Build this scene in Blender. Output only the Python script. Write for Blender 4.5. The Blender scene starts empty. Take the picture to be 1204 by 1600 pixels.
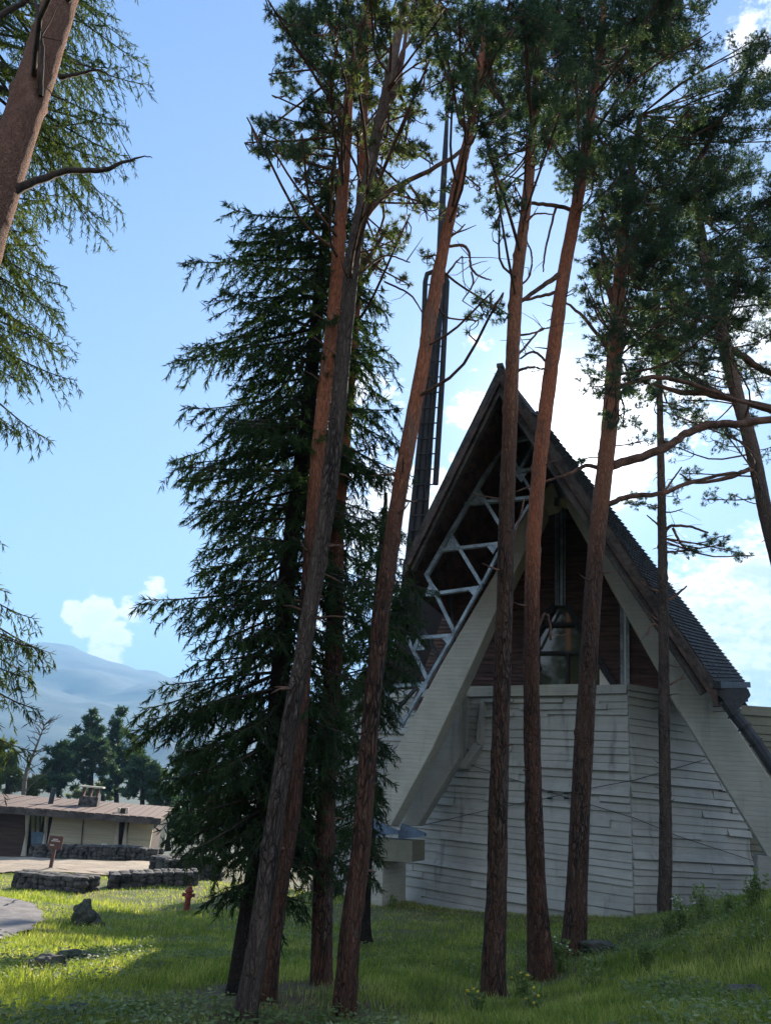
import bpy, math, random
import numpy as np
from math import radians as R
random.seed(7); rng = np.random.default_rng(7)
scene = bpy.context.scene
COL = scene.collection

# ------------------------------------------------------------------ camera
F = 1200.0
EYE = np.array([0.0, 0.0, 1.6])
_u = np.array([273.0, 3280.0, 1200.0 * -1]); _u /= np.linalg.norm(_u)      # zenith seen in camera space
_f = np.array([0, 0, -1.0])
_y = _f - _f.dot(_u) * _u; _y /= np.linalg.norm(_y)
_x = np.cross(_y, _u)
M = np.array([_x, _y, _u])                      # camera space -> world
cam_data = bpy.data.cameras.new('camera'); cam = bpy.data.objects.new('camera', cam_data); COL.objects.link(cam)
from mathutils import Matrix, Vector
m4 = Matrix([[*M[0], EYE[0]], [*M[1], EYE[1]], [*M[2], EYE[2]], [0, 0, 0, 1]])
cam.matrix_world = m4
cam_data.sensor_fit = 'VERTICAL'; cam_data.sensor_height = 24.0
cam_data.lens = 24.0 * F / 1600.0
cam_data.clip_start = 0.1; cam_data.clip_end = 20000
scene.camera = cam

def ray(px, py):
    v = M @ np.array([px - 602.0, -(py - 800.0), -F]); return v / np.linalg.norm(v)
def at(px, py, Y):
    d = ray(px, py); return EYE + d * (Y / d[1])
def onpl(px, py, p0, n):
    d = ray(px, py); return EYE + d * (np.dot(p0 - EYE, n) / np.dot(d, n))

# ------------------------------------------------------------------ light and sky
SUN = ray(888, 672)
sun_el = math.asin(SUN[2]); sun_az = math.atan2(SUN[0], SUN[1])
sl = bpy.data.lights.new('sun', 'SUN'); sl.energy = 4.5; sl.angle = R(0.53); sl.color = (1.0, 0.91, 0.77)
so = bpy.data.objects.new('sun', sl); COL.objects.link(so)
so.rotation_euler = Vector((-SUN[0], -SUN[1], -SUN[2])).to_track_quat('-Z', 'Y').to_euler()

class NT:
    """small helper to write node trees compactly"""
    def __init__(s, nt): s.nt = nt; s.n = nt.nodes; s.l = nt.links
    def new(s, t, **kw):
        nd = s.n.new(t)
        for k, v in kw.items():
            if k.startswith('_'): nd.inputs[k[1:].replace('_', ' ')].default_value = v
            else: setattr(nd, k, v)
        return nd
    def link(s, a, b): s.l.new(a, b)
    def math(s, op, a, b=None, c=None, clamp=False):
        nd = s.n.new('ShaderNodeMath'); nd.operation = op; nd.use_clamp = clamp
        for i, v in enumerate((a, b, c)):
            if v is None: continue
            if isinstance(v, (int, float)): nd.inputs[i].default_value = v
            else: s.l.new(v, nd.inputs[i])
        return nd.outputs[0]
    def mix(s, f, a, b, blend='MIX'):
        nd = s.n.new('ShaderNodeMix'); nd.data_type = 'RGBA'; nd.blend_type = blend
        for i, v in ((0, f), (6, a), (7, b)):
            if isinstance(v, (int, float)): nd.inputs[i].default_value = v
            elif isinstance(v, (tuple, list)): nd.inputs[i].default_value = (*v[:3], 1)
            else: s.l.new(v, nd.inputs[i])
        return nd.outputs[2]
    def ramp(s, f, stops, interp='LINEAR'):
        nd = s.n.new('ShaderNodeValToRGB'); cr = nd.color_ramp; cr.interpolation = interp
        while len(cr.elements) < len(stops): cr.elements.new(0.5)
        for e, (p, c) in zip(cr.elements, stops):
            e.position = p; e.color = (*c[:3], 1) if isinstance(c, (tuple, list)) else (c, c, c, 1)
        s.l.new(f, nd.inputs[0]); return nd.outputs[0]
    def smooth(s, v, a, b):
        nd = s.n.new('ShaderNodeMapRange'); nd.interpolation_type = 'SMOOTHSTEP'
        nd.inputs[1].default_value = a; nd.inputs[2].default_value = b
        s.l.new(v, nd.inputs[0]); return nd.outputs[0]

world = bpy.data.worlds.new('World'); scene.world = world; world.use_nodes = True
W = NT(world.node_tree); W.n.clear()
out = W.new('ShaderNodeOutputWorld')
sky = W.new('ShaderNodeTexSky'); sky.sky_type = 'NISHITA'; sky.sun_disc = False
sky.sun_elevation = sun_el; sky.sun_rotation = sun_az; sky.altitude = 900; sky.air_density = 1.0; sky.dust_density = 0.8; sky.ozone_density = 1.6
tc = W.new('ShaderNodeTexCoord')
nrm = W.new('ShaderNodeVectorMath', operation='NORMALIZE'); W.link(tc.outputs['Generated'], nrm.inputs[0])
D = nrm.outputs[0]
def dotdir(v):
    nd = W.new('ShaderNodeVectorMath', operation='DOT_PRODUCT'); W.link(D, nd.inputs[0]); nd.inputs[1].default_value = tuple(v); return nd.outputs['Value']
mp = W.new('ShaderNodeMapping'); mp.inputs['Scale'].default_value = (1, 1, 1.7); W.link(D, mp.inputs['Vector'])
nz = W.new('ShaderNodeTexNoise'); nz.inputs['Scale'].default_value = 7.0; nz.inputs['Detail'].default_value = 8; nz.inputs['Roughness'].default_value = 0.55
W.link(mp.outputs[0], nz.inputs['Vector'])
nz2 = W.new('ShaderNodeTexNoise'); nz2.inputs['Scale'].default_value = 22.0; nz2.inputs['Detail'].default_value = 6; nz2.inputs['Roughness'].default_value = 0.6
W.link(mp.outputs[0], nz2.inputs['Vector'])
# cloud banks in view: (pixel x, pixel y, angular radius in degrees, weight)
FILL_CLB = [((-.75, -.6, .3), 24, 1.0), ((.1, -.9, .45), 26, 1.0), ((.8, -.5, .35), 20, .9), ((-.2, -.3, .9), 14, .8), ((-.95, .1, .25), 9, .7)]  # clouds out of view, added as fill to raise the ambient light
CL = [(905, 655, 4.2, 1.0), (750, 565, 1.3, .62), (730, 640, 1.5, .6), (1010, 600, 4.5, .72), (1130, 560, 3.5, .72), (1190, 520, 3, .8), (1204, 30, 2.0, .75),
      (147, 965, 1.1, 1.2), (118, 958, .7, 1.1), (172, 1000, 1.1, 1.2), (165, 1030, 1.0, 1.2), (210, 953, .9, .85), (240, 925, .8, .85),
      (1090, 985, 4.0, 1.0), (1230, 905, 3.2, .95), (1160, 930, 2.5, .9), (620, 830, 4.5, .75), (450, 980, 4, .7), (740, 800, 3.5, .9), (1150, 1080, 5, 1.0), (560, 640, 3, .6), (330, 960, 2, .6)]
tot = None
for (cx, cy, deg, w) in CL + [(tuple(np.array(v) / np.linalg.norm(v)), None, dg / 2.1 * 1.6, w) for v, dg, w in FILL_CLB]:
    d = dotdir(cx if cy is None else ray(cx, cy))
    nd = W.new('ShaderNodeMapRange'); nd.interpolation_type = 'SMOOTHSTEP'
    nd.inputs[1].default_value = math.cos(R(deg * 2.1)); nd.inputs[2].default_value = math.cos(R(deg * 0.1)); nd.inputs[4].default_value = w
    W.link(d, nd.inputs[0])
    tot = nd.outputs[0] if tot is None else W.math('MAXIMUM', tot, nd.outputs[0])
nscale = W.smooth(tot, 0.0, 0.12)
n1 = W.math('MULTIPLY', W.math('SUBTRACT', nz.outputs[0], 0.56), 1.9)
nz3 = W.new('ShaderNodeTexNoise'); nz3.inputs['Scale'].default_value = 75.0; nz3.inputs['Detail'].default_value = 6; nz3.inputs['Roughness'].default_value = 0.6
W.link(mp.outputs[0], nz3.inputs['Vector'])
n2 = W.math('MULTIPLY', W.math('SUBTRACT', nz2.outputs[0], 0.5), 1.1)
dens = W.math('ADD', W.math('MULTIPLY', W.math('ADD', W.math('ADD', n1, n2), W.math('MULTIPLY', W.math('SUBTRACT', nz3.outputs[0], 0.5), 0.9)), nscale), tot)
cmask = W.smooth(dens, 0.40, 0.80)
glow = W.math('POWER', W.math('MAXIMUM', dotdir(SUN), 0.0), 90)
glow2 = W.math('POWER', W.math('MAXIMUM', dotdir(SUN), 0.0), 300)
# thick low clouds are greyer, thin and sun-near cloud is white
thick = W.smooth(dens, 0.6, 1.15)
lowgrey = W.smooth(dotdir(ray(1150, 1030)), math.cos(R(15)), math.cos(R(2)))
ccol = W.mix(W.math('MULTIPLY', thick, W.math('ADD', W.math('MULTIPLY', lowgrey, .6), .35)), (4.1, 4.1, 4.2), (1.9, 2.35, 3.1))
gl = W.math('ADD', 1.0, W.math('MULTIPLY', glow, 1.1))
ccol = W.mix(1.0, ccol, W.new('ShaderNodeCombineXYZ').outputs[0], 'MULTIPLY') if False else ccol
vs = W.new('ShaderNodeVectorMath', operation='SCALE'); W.link(ccol, vs.inputs[0]); W.link(gl, vs.inputs['Scale'])
den = W.new('ShaderNodeVectorMath', operation='MULTIPLY_ADD'); W.link(sky.outputs[0], den.inputs[0]); den.inputs[1].default_value = (.36, .28, .22); den.inputs[2].default_value = (1, 1, 1)
dv = W.new('ShaderNodeVectorMath', operation='DIVIDE'); W.link(sky.outputs[0], dv.inputs[0]); W.link(den.outputs[0], dv.inputs[1])
skyc = W.mix(1.0, dv.outputs[0], (0.84, 0.98, 1.2), 'MULTIPLY')
haz = W.mix(W.math('MULTIPLY', glow2, .6), skyc, (8.5, 8.2, 7.6))
final = W.mix(W.math('MULTIPLY', cmask, .93), haz, vs.outputs[0])
bg = W.new('ShaderNodeBackground'); bg.inputs['Strength'].default_value = 0.13
W.link(final, bg.inputs['Color']); W.link(bg.outputs[0], out.inputs['Surface'])
scene.view_settings.view_transform = 'Standard'; scene.view_settings.look = 'None'
scene.view_settings.exposure = 1.72; scene.view_settings.gamma = 1.0; scene.view_settings.use_curve_mapping = False
cy = scene.cycles
cy.max_bounces = 6; cy.diffuse_bounces = 3; cy.glossy_bounces = 3; cy.transmission_bounces = 4; cy.transparent_max_bounces = 6; cy.volume_bounces = 0
cy.caustics_reflective = False; cy.caustics_refractive = False
cy.use_denoising = True

# ------------------------------------------------------------------ mesh helpers
def mesh_np(name, V, F_, mat, parent=None, smooth=False, mats=None):
    """V (n,3); F_ an int array (m,k) or list of such arrays"""
    if isinstance(F_, np.ndarray): F_ = [F_]
    me = bpy.data.meshes.new(name)
    V = np.asarray(V, dtype=np.float32)
    loops = np.concatenate([f.ravel() for f in F_]).astype(np.int32)
    tot = np.concatenate([np.full(len(f), f.shape[1], dtype=np.int32) for f in F_])
    start = np.concatenate([[0], np.cumsum(tot)[:-1]]).astype(np.int32)
    me.vertices.add(len(V)); me.vertices.foreach_set('co', V.ravel())
    me.loops.add(len(loops)); me.loops.foreach_set('vertex_index', loops)
    me.polygons.add(len(tot)); me.polygons.foreach_set('loop_start', start); me.polygons.foreach_set('loop_total', tot)
    me.polygons.foreach_set('use_smooth', np.full(len(tot), bool(smooth)))
    me.update(calc_edges=True)
    if mat: me.materials.append(mat)
    if mats:                                    # [(material, face count), ...] in face order
        for q, _ in mats: me.materials.append(q)
        me.polygons.foreach_set('material_index', np.concatenate([np.full(c, k, np.int32) for k, (_, c) in enumerate(mats)]))
    o = bpy.data.objects.new(name, me); COL.objects.link(o)
    if parent: o.parent = parent; o.matrix_parent_inverse = parent.matrix_world.inverted()
    return o

class MB:
    """collects polygons into one mesh"""
    def __init__(s): s.v = []; s.f = {}; s.n = 0
    def add(s, V, faces):
        V = np.asarray(V, float); s.v.append(V)
        for f in faces: s.f.setdefault(len(f), []).append([i + s.n for i in f])
        s.n += len(V)
    def addnp(s, V, Fc):
        s.v.append(V); s.f.setdefault(Fc.shape[1], []).extend((Fc + s.n).tolist()); s.n += len(V)
    def box(s, c, size, ax=None):
        """c centre, size full lengths along the axes ax (3 unit vectors)"""
        ax = np.eye(3) if ax is None else np.asarray(ax, float); h = np.asarray(size, float) / 2; c = np.asarray(c, float)
        V = [c + ax[0] * h[0] * i + ax[1] * h[1] * j + ax[2] * h[2] * k for i in (-1, 1) for j in (-1, 1) for k in (-1, 1)]
        s.add(V, [(0, 1, 3, 2), (4, 6, 7, 5), (0, 4, 5, 1), (2, 3, 7, 6), (0, 2, 6, 4), (1, 5, 7, 3)])
    def beam(s, a, b, w, d, n):
        """box from a to b, w across, d along n"""
        a = np.asarray(a, float); b = np.asarray(b, float); t = b - a; L = np.linalg.norm(t); t /= L
        n = np.asarray(n, float); n = n - n.dot(t) * t; n /= np.linalg.norm(n); q = np.cross(t, n)
        s.box((a + b) / 2, (L, w, d), (t, q, n))
    def prism(s, P, ext):
        """closed polygon P extruded along vector ext"""
        P = [np.asarray(p, float) for p in P]; n = len(P); ext = np.asarray(ext, float)
        V = P + [p + ext for p in P]
        s.add(V, [tuple(range(n)), tuple(range(2 * n - 1, n - 1, -1))] + [(i, i + n, (i + 1) % n + n, (i + 1) % n) for i in range(n)])
    def tube(s, P, Rr, k=6):
        P = np.asarray(P, float); n = len(P); Rr = np.full(n, Rr) if np.isscalar(Rr) else np.asarray(Rr)
        V, Fc = tube_np(P, Rr, k); s.addnp(V, Fc)
        s.add([P[-1]], [])
        b = s.n - 1
        s.f.setdefault(3, []).extend([[b - k + i, b - k + (i + 1) % k, b] for i in range(k)])
    def build(s, name, mat, parent=None, smooth=False):
        o = mesh_np(name, np.concatenate(s.v), [np.array(f) for f in s.f.values() if len(f)], mat, parent, smooth)
        return o

def tube_np(P, Rr, k):
    n = len(P); T = np.gradient(P, axis=0); T /= np.linalg.norm(T, axis=1)[:, None] + 1e-9
    ref = np.array([0, 0, 1.0]) if abs(T[0][2]) < .8 else np.array([1.0, 0, 0])
    A = np.cross(T, ref); A /= np.linalg.norm(A, axis=1)[:, None] + 1e-9; B = np.cross(T, A)
    th = np.linspace(0, 2 * np.pi, k, endpoint=False)
    V = P[:, None, :] + Rr[:, None, None] * (A[:, None, :] * np.cos(th)[None, :, None] + B[:, None, :] * np.sin(th)[None, :, None])
    i = np.arange(n - 1)[:, None] * k; j = np.arange(k)[None, :]; j2 = (j + 1) % k
    Fc = np.stack([i + j, i + j2, i + k + j2, i + k + j], -1).reshape(-1, 4)
    return V.reshape(-1, 3), Fc

def vnoise(P, seed=0):
    """vectorised value noise, P (n,3) -> 0..1"""
    P = np.asarray(P, float); i = np.floor(P).astype(np.int64); f = P - i; f = f * f * (3 - 2 * f)
    def h(a):
        q = (a[:, 0] * 73856093) ^ (a[:, 1] * 19349663) ^ (a[:, 2] * 83492791) ^ (seed * 2654435 + 977)
        q = (q ^ (q >> 13)) * 1274126177 & 0x7fffffff; q = (q ^ (q >> 16)) & 0xffff
        return q / 65535.0
    r = 0
    for dx in (0, 1):
        for dy in (0, 1):
            for dz in (0, 1):
                w = (f[:, 0] if dx else 1 - f[:, 0]) * (f[:, 1] if dy else 1 - f[:, 1]) * (f[:, 2] if dz else 1 - f[:, 2])
                r = r + w * h(i + np.array([dx, dy, dz]))
    return r

def wood(V, Fc, mb, bark, limb, root):
    """the bole and everything that grows out of it as one continuous wooden part"""
    if not mb.v: return mesh_np('trunk', V, Fc, MT[bark], root, smooth=True)
    V2 = np.concatenate(mb.v); n = len(V); Fs = [Fc]; ms = [(MT[bark], len(Fc))]
    for f in mb.f.values():
        if len(f): Fs.append(np.array(f) + n); ms.append((MT[limb], len(f)))
    return mesh_np('trunk', np.concatenate([V, V2]), Fs, None, root, smooth=True, mats=ms)

def empty(name, loc, label, cat, group=None, kind=None):
    o = bpy.data.objects.new(name, None); COL.objects.link(o); o.location = tuple(loc)
    o.matrix_world = Matrix.Translation(Vector(tuple(loc)))
    o.empty_display_size = .3
    return tag(o, label, cat, group, kind)
def tag(o, label=None, cat=None, group=None, kind=None):
    if label: o['label'] = label
    if cat: o['category'] = cat
    if group: o['group'] = group
    if kind: o['kind'] = kind
    return o

# ------------------------------------------------------------------ materials
def new_mat(name):
    m = bpy.data.materials.new(name); m.use_nodes = True; t = NT(m.node_tree)
    return m, t, m.node_tree.nodes['Principled BSDF']
def basic(name, col, rough=.7, metal=0.0, var=.25, scale=4.0, bump=.0, bscale=40.0, col2=None, stretch=None, spec=.4):
    m, t, b = new_mat(name)
    geo = t.new('ShaderNodeNewGeometry'); P = geo.outputs['Position']
    if stretch:
        mpp = t.new('ShaderNodeMapping'); mpp.inputs['Scale'].default_value = stretch; t.link(P, mpp.inputs['Vector']); P = mpp.outputs[0]
    n = t.new('ShaderNodeTexNoise', _Scale=scale, _Detail=6.0, _Roughness=.6); t.link(P, n.inputs['Vector'])
    n2 = t.new('ShaderNodeTexNoise', _Scale=scale * 7, _Detail=4.0); t.link(P, n2.inputs['Vector'])
    f = t.math('ADD', t.math('MULTIPLY', n.outputs[0], .65), t.math('MULTIPLY', n2.outputs[0], .35))
    c2 = col2 or tuple(c * (1 - var * 1.6) for c in col)
    c = t.mix(t.smooth(f, .35, .65), c2, tuple(min(1, c * (1 + var * .4)) for c in col))
    t.link(c, b.inputs['Base Color']); b.inputs['Roughness'].default_value = rough; b.inputs['Metallic'].default_value = metal
    b.inputs['Specular IOR Level'].default_value = spec
    if bump:
        n3 = t.new('ShaderNodeTexNoise', _Scale=bscale, _Detail=5.0, _Roughness=.65); t.link(P, n3.inputs['Vector'])
        bp = t.new('ShaderNodeBump'); bp.inputs['Strength'].default_value = bump; bp.inputs['Distance'].default_value = .02
        t.link(n3.outputs[0], bp.inputs['Height']); t.link(bp.outputs[0], b.inputs['Normal'])
    return m

def bark_mat(name, low, high, z0, z1, crack, vscale=26.0, vstretch=.2, patch=.5):
    """low bark colour turning to high colour between world heights z0..z1, dark vertical fissures"""
    m, t, b = new_mat(name)
    geo = t.new('ShaderNodeNewGeometry'); P = geo.outputs['Position']
    mpp = t.new('ShaderNodeMapping'); mpp.inputs['Scale'].default_value = (1, 1, vstretch); t.link(P, mpp.inputs['Vector'])
    wn = t.new('ShaderNodeTexNoise', _Scale=9.0, _Detail=3.0); t.link(mpp.outputs[0], wn.inputs['Vector'])
    wv = t.new('ShaderNodeVectorMath', operation='MULTIPLY_ADD'); t.link(wn.outputs['Color'], wv.inputs[0]); wv.inputs[1].default_value = (.16,) * 3; t.link(mpp.outputs[0], wv.inputs[2])
    vo = t.new('ShaderNodeTexVoronoi', feature='DISTANCE_TO_EDGE', _Scale=vscale); t.link(wv.outputs[0], vo.inputs['Vector'])
    plate = t.smooth(t.math('ADD', vo.outputs['Distance'], t.math('MULTIPLY', t.math('SUBTRACT', wn.outputs[0], .5), .35)), -.04, .22)
    vo2 = t.new('ShaderNodeTexVoronoi', feature='DISTANCE_TO_EDGE', _Scale=vscale * 2.3); t.link(wv.outputs[0], vo2.inputs['Vector'])
    plate = t.math('MULTIPLY', plate, t.math('ADD', .55, t.math('MULTIPLY', t.smooth(vo2.outputs['Distance'], 0.0, .2), .45)))
    n = t.new('ShaderNodeTexNoise', _Scale=5.0, _Detail=7.0, _Roughness=.65); t.link(mpp.outputs[0], n.inputs['Vector'])
    nf = t.new('ShaderNodeTexNoise', _Scale=60.0, _Detail=4.0, _Roughness=.7); t.link(mpp.outputs[0], nf.inputs['Vector'])
    sep = t.new('ShaderNodeSeparateXYZ'); t.link(P, sep.inputs[0])
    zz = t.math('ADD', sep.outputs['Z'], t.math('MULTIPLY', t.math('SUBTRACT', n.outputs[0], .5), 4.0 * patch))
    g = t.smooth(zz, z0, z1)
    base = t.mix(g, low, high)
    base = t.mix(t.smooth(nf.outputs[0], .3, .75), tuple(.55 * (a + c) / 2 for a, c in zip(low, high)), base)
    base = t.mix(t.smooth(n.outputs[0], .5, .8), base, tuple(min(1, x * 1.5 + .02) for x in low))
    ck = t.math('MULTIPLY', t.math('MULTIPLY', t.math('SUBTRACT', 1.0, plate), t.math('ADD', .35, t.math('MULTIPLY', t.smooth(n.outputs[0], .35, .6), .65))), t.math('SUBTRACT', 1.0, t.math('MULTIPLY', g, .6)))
    t.link(t.mix(ck, base, crack), b.inputs['Base Color'])
    b.inputs['Roughness'].default_value = .9; b.inputs['Specular IOR Level'].default_value = .15
    h = t.math('ADD', t.math('MULTIPLY', plate, t.math('SUBTRACT', 1.0, t.math('MULTIPLY', g, .7))), t.math('MULTIPLY', nf.outputs[0], .5))
    bp = t.new('ShaderNodeBump'); bp.inputs['Strength'].default_value = 1.0; bp.inputs['Distance'].default_value = .03
    t.link(h, bp.inputs['Height']); t.link(bp.outputs[0], b.inputs['Normal'])
    return m

def leaf_mat(name, cols, trans=.35, rough=.55, scale=1.2):
    """cols: dark, mid, light greens varied by clump and by leaf; thin leaves let light through"""
    m = bpy.data.materials.new(name); m.use_nodes = True; t = NT(m.node_tree); t.n.clear()
    o = t.new('ShaderNodeOutputMaterial')
    geo = t.new('ShaderNodeNewGeometry')
    n = t.new('ShaderNodeTexNoise', _Scale=scale, _Detail=4.0); t.link(geo.outputs['Position'], n.inputs['Vector'])
    f = t.math('ADD', t.math('MULTIPLY', n.outputs[0], .75), t.math('MULTIPLY', geo.outputs['Random Per Island'], .3))
    c = t.ramp(f, [(.3, cols[0]), (.55, cols[1]), (.8, cols[2])])
    b = t.new('ShaderNodeBsdfPrincipled'); t.link(c, b.inputs['Base Color']); b.inputs['Roughness'].default_value = rough; b.inputs['Specular IOR Level'].default_value = .3
    tr = t.new('ShaderNodeBsdfTranslucent'); t.link(t.mix(1.0, c, (1.7, 1.75, .7), 'MULTIPLY'), tr.inputs['Color'])
    mx = t.new('ShaderNodeMixShader'); mx.inputs[0].default_value = trans
    t.link(b.outputs[0], mx.inputs[1]); t.link(tr.outputs[0], mx.inputs[2]); t.link(mx.outputs[0], o.inputs['Surface'])
    return m

def concrete_mat(name, col, board=.0, dirt=.5, fine=True):
    """board-marked concrete with weather stains"""
    m, t, b = new_mat(name)
    geo = t.new('ShaderNodeNewGeometry'); P = geo.outputs['Position']
    n = t.new('ShaderNodeTexNoise', _Scale=.9, _Detail=8.0, _Roughness=.65); t.link(P, n.inputs['Vector'])
    mv = t.new('ShaderNodeMapping'); mv.inputs['Scale'].default_value = (2.2, 2.2, .28); t.link(P, mv.inputs['Vector'])
    st = t.new('ShaderNodeTexNoise', _Scale=1.6, _Detail=6.0, _Roughness=.6); t.link(mv.outputs[0], st.inputs['Vector'])
    mh = t.new('ShaderNodeMapping'); mh.inputs['Scale'].default_value = (.5, .5, 14); t.link(P, mh.inputs['Vector'])
    gr = t.new('ShaderNodeTexNoise', _Scale=2.0, _Detail=6.0, _Roughness=.7); t.link(mh.outputs[0], gr.inputs['Vector'])
    c = t.mix(t.smooth(n.outputs[0], .3, .7), tuple(x * .72 for x in col), col)
    c = t.mix(t.math('MULTIPLY', t.smooth(gr.outputs[0], .35, .75), .55), c, tuple(x * .62 for x in col))
    c = t.mix(t.math('MULTIPLY', t.smooth(st.outputs[0], .55, .78), dirt), c, tuple(x * .33 for x in (col[0], col[1], col[2] * 1.05)))
    t.link(c, b.inputs['Base Color']); b.inputs['Roughness'].default_value = .88; b.inputs['Specular IOR Level'].default_value = .2
    sp = t.new('ShaderNodeSeparateXYZ'); t.link(P, sp.inputs[0])
    w = t.math('FRACT', t.math('MULTIPLY', sp.outputs['Z'], 1 / .11))
    line = t.math('SUBTRACT', 1.0, t.smooth(t.math('ABSOLUTE', t.math('SUBTRACT', w, .5)), .42, .5)) if board else gr.outputs[0]
    h = t.math('ADD', t.math('MULTIPLY', line, board + .2), t.math('MULTIPLY', gr.outputs[0], .8))
    bp = t.new('ShaderNodeBump'); bp.inputs['Strength'].default_value = .6; bp.inputs['Distance'].default_value = .012
    t.link(h, bp.inputs['Height']); t.link(bp.outputs[0], b.inputs['Normal'])
    return m

MT = {}
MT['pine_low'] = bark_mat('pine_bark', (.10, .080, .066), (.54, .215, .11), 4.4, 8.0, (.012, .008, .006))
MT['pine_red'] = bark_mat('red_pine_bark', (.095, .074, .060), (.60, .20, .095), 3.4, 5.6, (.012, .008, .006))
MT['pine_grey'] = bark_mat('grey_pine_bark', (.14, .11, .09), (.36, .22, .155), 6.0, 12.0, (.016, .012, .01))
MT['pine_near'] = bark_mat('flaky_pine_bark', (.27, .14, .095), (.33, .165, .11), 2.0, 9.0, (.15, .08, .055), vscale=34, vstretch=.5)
MT['spruce_bark'] = bark_mat('spruce_bark', (.06, .045, .035), (.07, .052, .04), 5, 12, (.015, .011, .009), vscale=26, vstretch=.6)
MT['twig'] = basic('twig_wood', (.075, .052, .04), .9, var=.4, scale=6)
MT['limb_red'] = basic('limb_wood', (.17, .085, .055), .9, var=.5, scale=5, bump=.5, bscale=50)
MT['dead'] = basic('dead_wood', (.13, .105, .09), .9, var=.3, scale=8)
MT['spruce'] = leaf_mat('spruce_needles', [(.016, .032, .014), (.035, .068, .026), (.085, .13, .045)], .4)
MT['spruce_sun'] = leaf_mat('painted_sunlit_spruce_needles', [(.022, .042, .018), (.06, .09, .032), (.17, .19, .06)], .5)  # sunlight on the left boughs put into a yellower needle colour
MT['pine'] = leaf_mat('pine_needles', [(.022, .042, .030), (.045, .078, .048), (.11, .14, .07)], .4)
MT['pine_olive'] = leaf_mat('olive_pine_needles', [(.036, .055, .026), (.08, .10, .045), (.17, .18, .08)], .45)
MT['bgleaf'] = leaf_mat('far_needles', [(.022, .045, .03), (.04, .08, .045), (.075, .12, .06)], .3)
MT['bgleaf2'] = leaf_mat('far_light_leaves', [(.05, .075, .025), (.10, .13, .04), (.17, .19, .07)], .4)
MT['grass'] = leaf_mat('grass_blades', [(.07, .11, .022), (.21, .26, .06), (.54, .47, .20)], .5, scale=1.6)
MT['weed'] = leaf_mat('weed_leaves', [(.07, .10, .035), (.15, .20, .07), (.32, .35, .17)], .4)
MT['concrete'] = concrete_mat('board_concrete', (.45, .435, .385), 0, .85)
MT['strut'] = concrete_mat('strut_concrete', (.50, .47, .39), 1.0, .5)
MT['concrete_dark'] = concrete_mat('weathered_concrete', (.40, .38, .33), .5, .6)
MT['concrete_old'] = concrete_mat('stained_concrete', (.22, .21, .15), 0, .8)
MT['steel'] = basic('blue_grey_steel', (.30, .36, .40), .5, .3, var=.35, scale=3, bump=.15, bscale=60)
MT['steel_dark'] = basic('dark_steel', (.05, .052, .055), .8, .1, var=.3, scale=3)
MT['shoe'] = basic('blue_painted_steel', (.13, .18, .25), .7, .1, var=.25, scale=6)
MT['siding'] = basic('red_brown_boards', (.135, .074, .056), .75, var=.45, scale=1.2, stretch=(.6, .6, 9), bump=.3, bscale=8)
MT['soffit'] = basic('dark_brown_planks', (.085, .048, .036), .85, var=.5, scale=1.5, stretch=(1, 1, 3))
MT['fascia'] = basic('weathered_fascia', (.085, .072, .062), .8, var=.5, scale=2, bump=.3, bscale=30)
MT['interior'] = basic('painted_interior_gloom', (.02, .016, .014), .9)  # near-black colour stands in for the shade inside the gable
MT['mast'] = basic('mast_metal', (.028, .022, .02), .9, .0, var=.4, scale=1.2, bump=.2)
MT['stone'] = basic('wall_stone', (.10, .088, .078), .9, var=.6, scale=4, bump=.8, bscale=14)
MT['rock'] = basic('mossy_rock', (.085, .078, .068), .9, var=.6, scale=5, bump=.9, bscale=12, col2=(.03, .04, .018))
MT['stump'] = basic('rotten_wood', (.07, .055, .045), .9, var=.6, scale=8, bump=.8, bscale=25)
MT['hutwall'] = basic('cream_boards', (.46, .41, .29), .8, var=.15, scale=1.5, stretch=(.5, .5, 14), bump=.2, bscale=10)
MT['hutdark'] = basic('dark_boards', (.075, .045, .032), .8, var=.4, scale=2, stretch=(.5, .5, 12), bump=.3, bscale=10)
MT['cream'] = basic('cream_posts', (.5, .46, .36), .8, var=.1)
MT['hutroof'] = basic('weathered_roof_sheet', (.105, .066, .046), .85, var=.45, scale=3, stretch=(3, .4, 1), bump=.4, col2=(.13, .075, .06))
MT['bluepanel'] = basic('blue_panel', (.10, .16, .22), .6, var=.2)
MT['hydrant'] = basic('rusty_red_paint', (.24, .035, .022), .6, var=.4, scale=14, col2=(.07, .02, .014), bump=.3)
MT['brownpaint'] = basic('brown_sign_paint', (.09, .038, .026), .6, var=.2, scale=8)
MT['white'] = basic('white_paint', (.75, .74, .70), .6, var=.05)
MT['yellow'] = basic('yellow_petals', (.7, .5, .03), .7, var=.1)
MT['asphalt'] = basic('grey_path', (.21, .19, .18), .95, var=.25, scale=3, bump=.6, bscale=90)
MT['gravel'] = basic('tan_gravel', (.36, .28, .20), .95, var=.22, scale=1.2, bump=.7, bscale=60)

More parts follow.
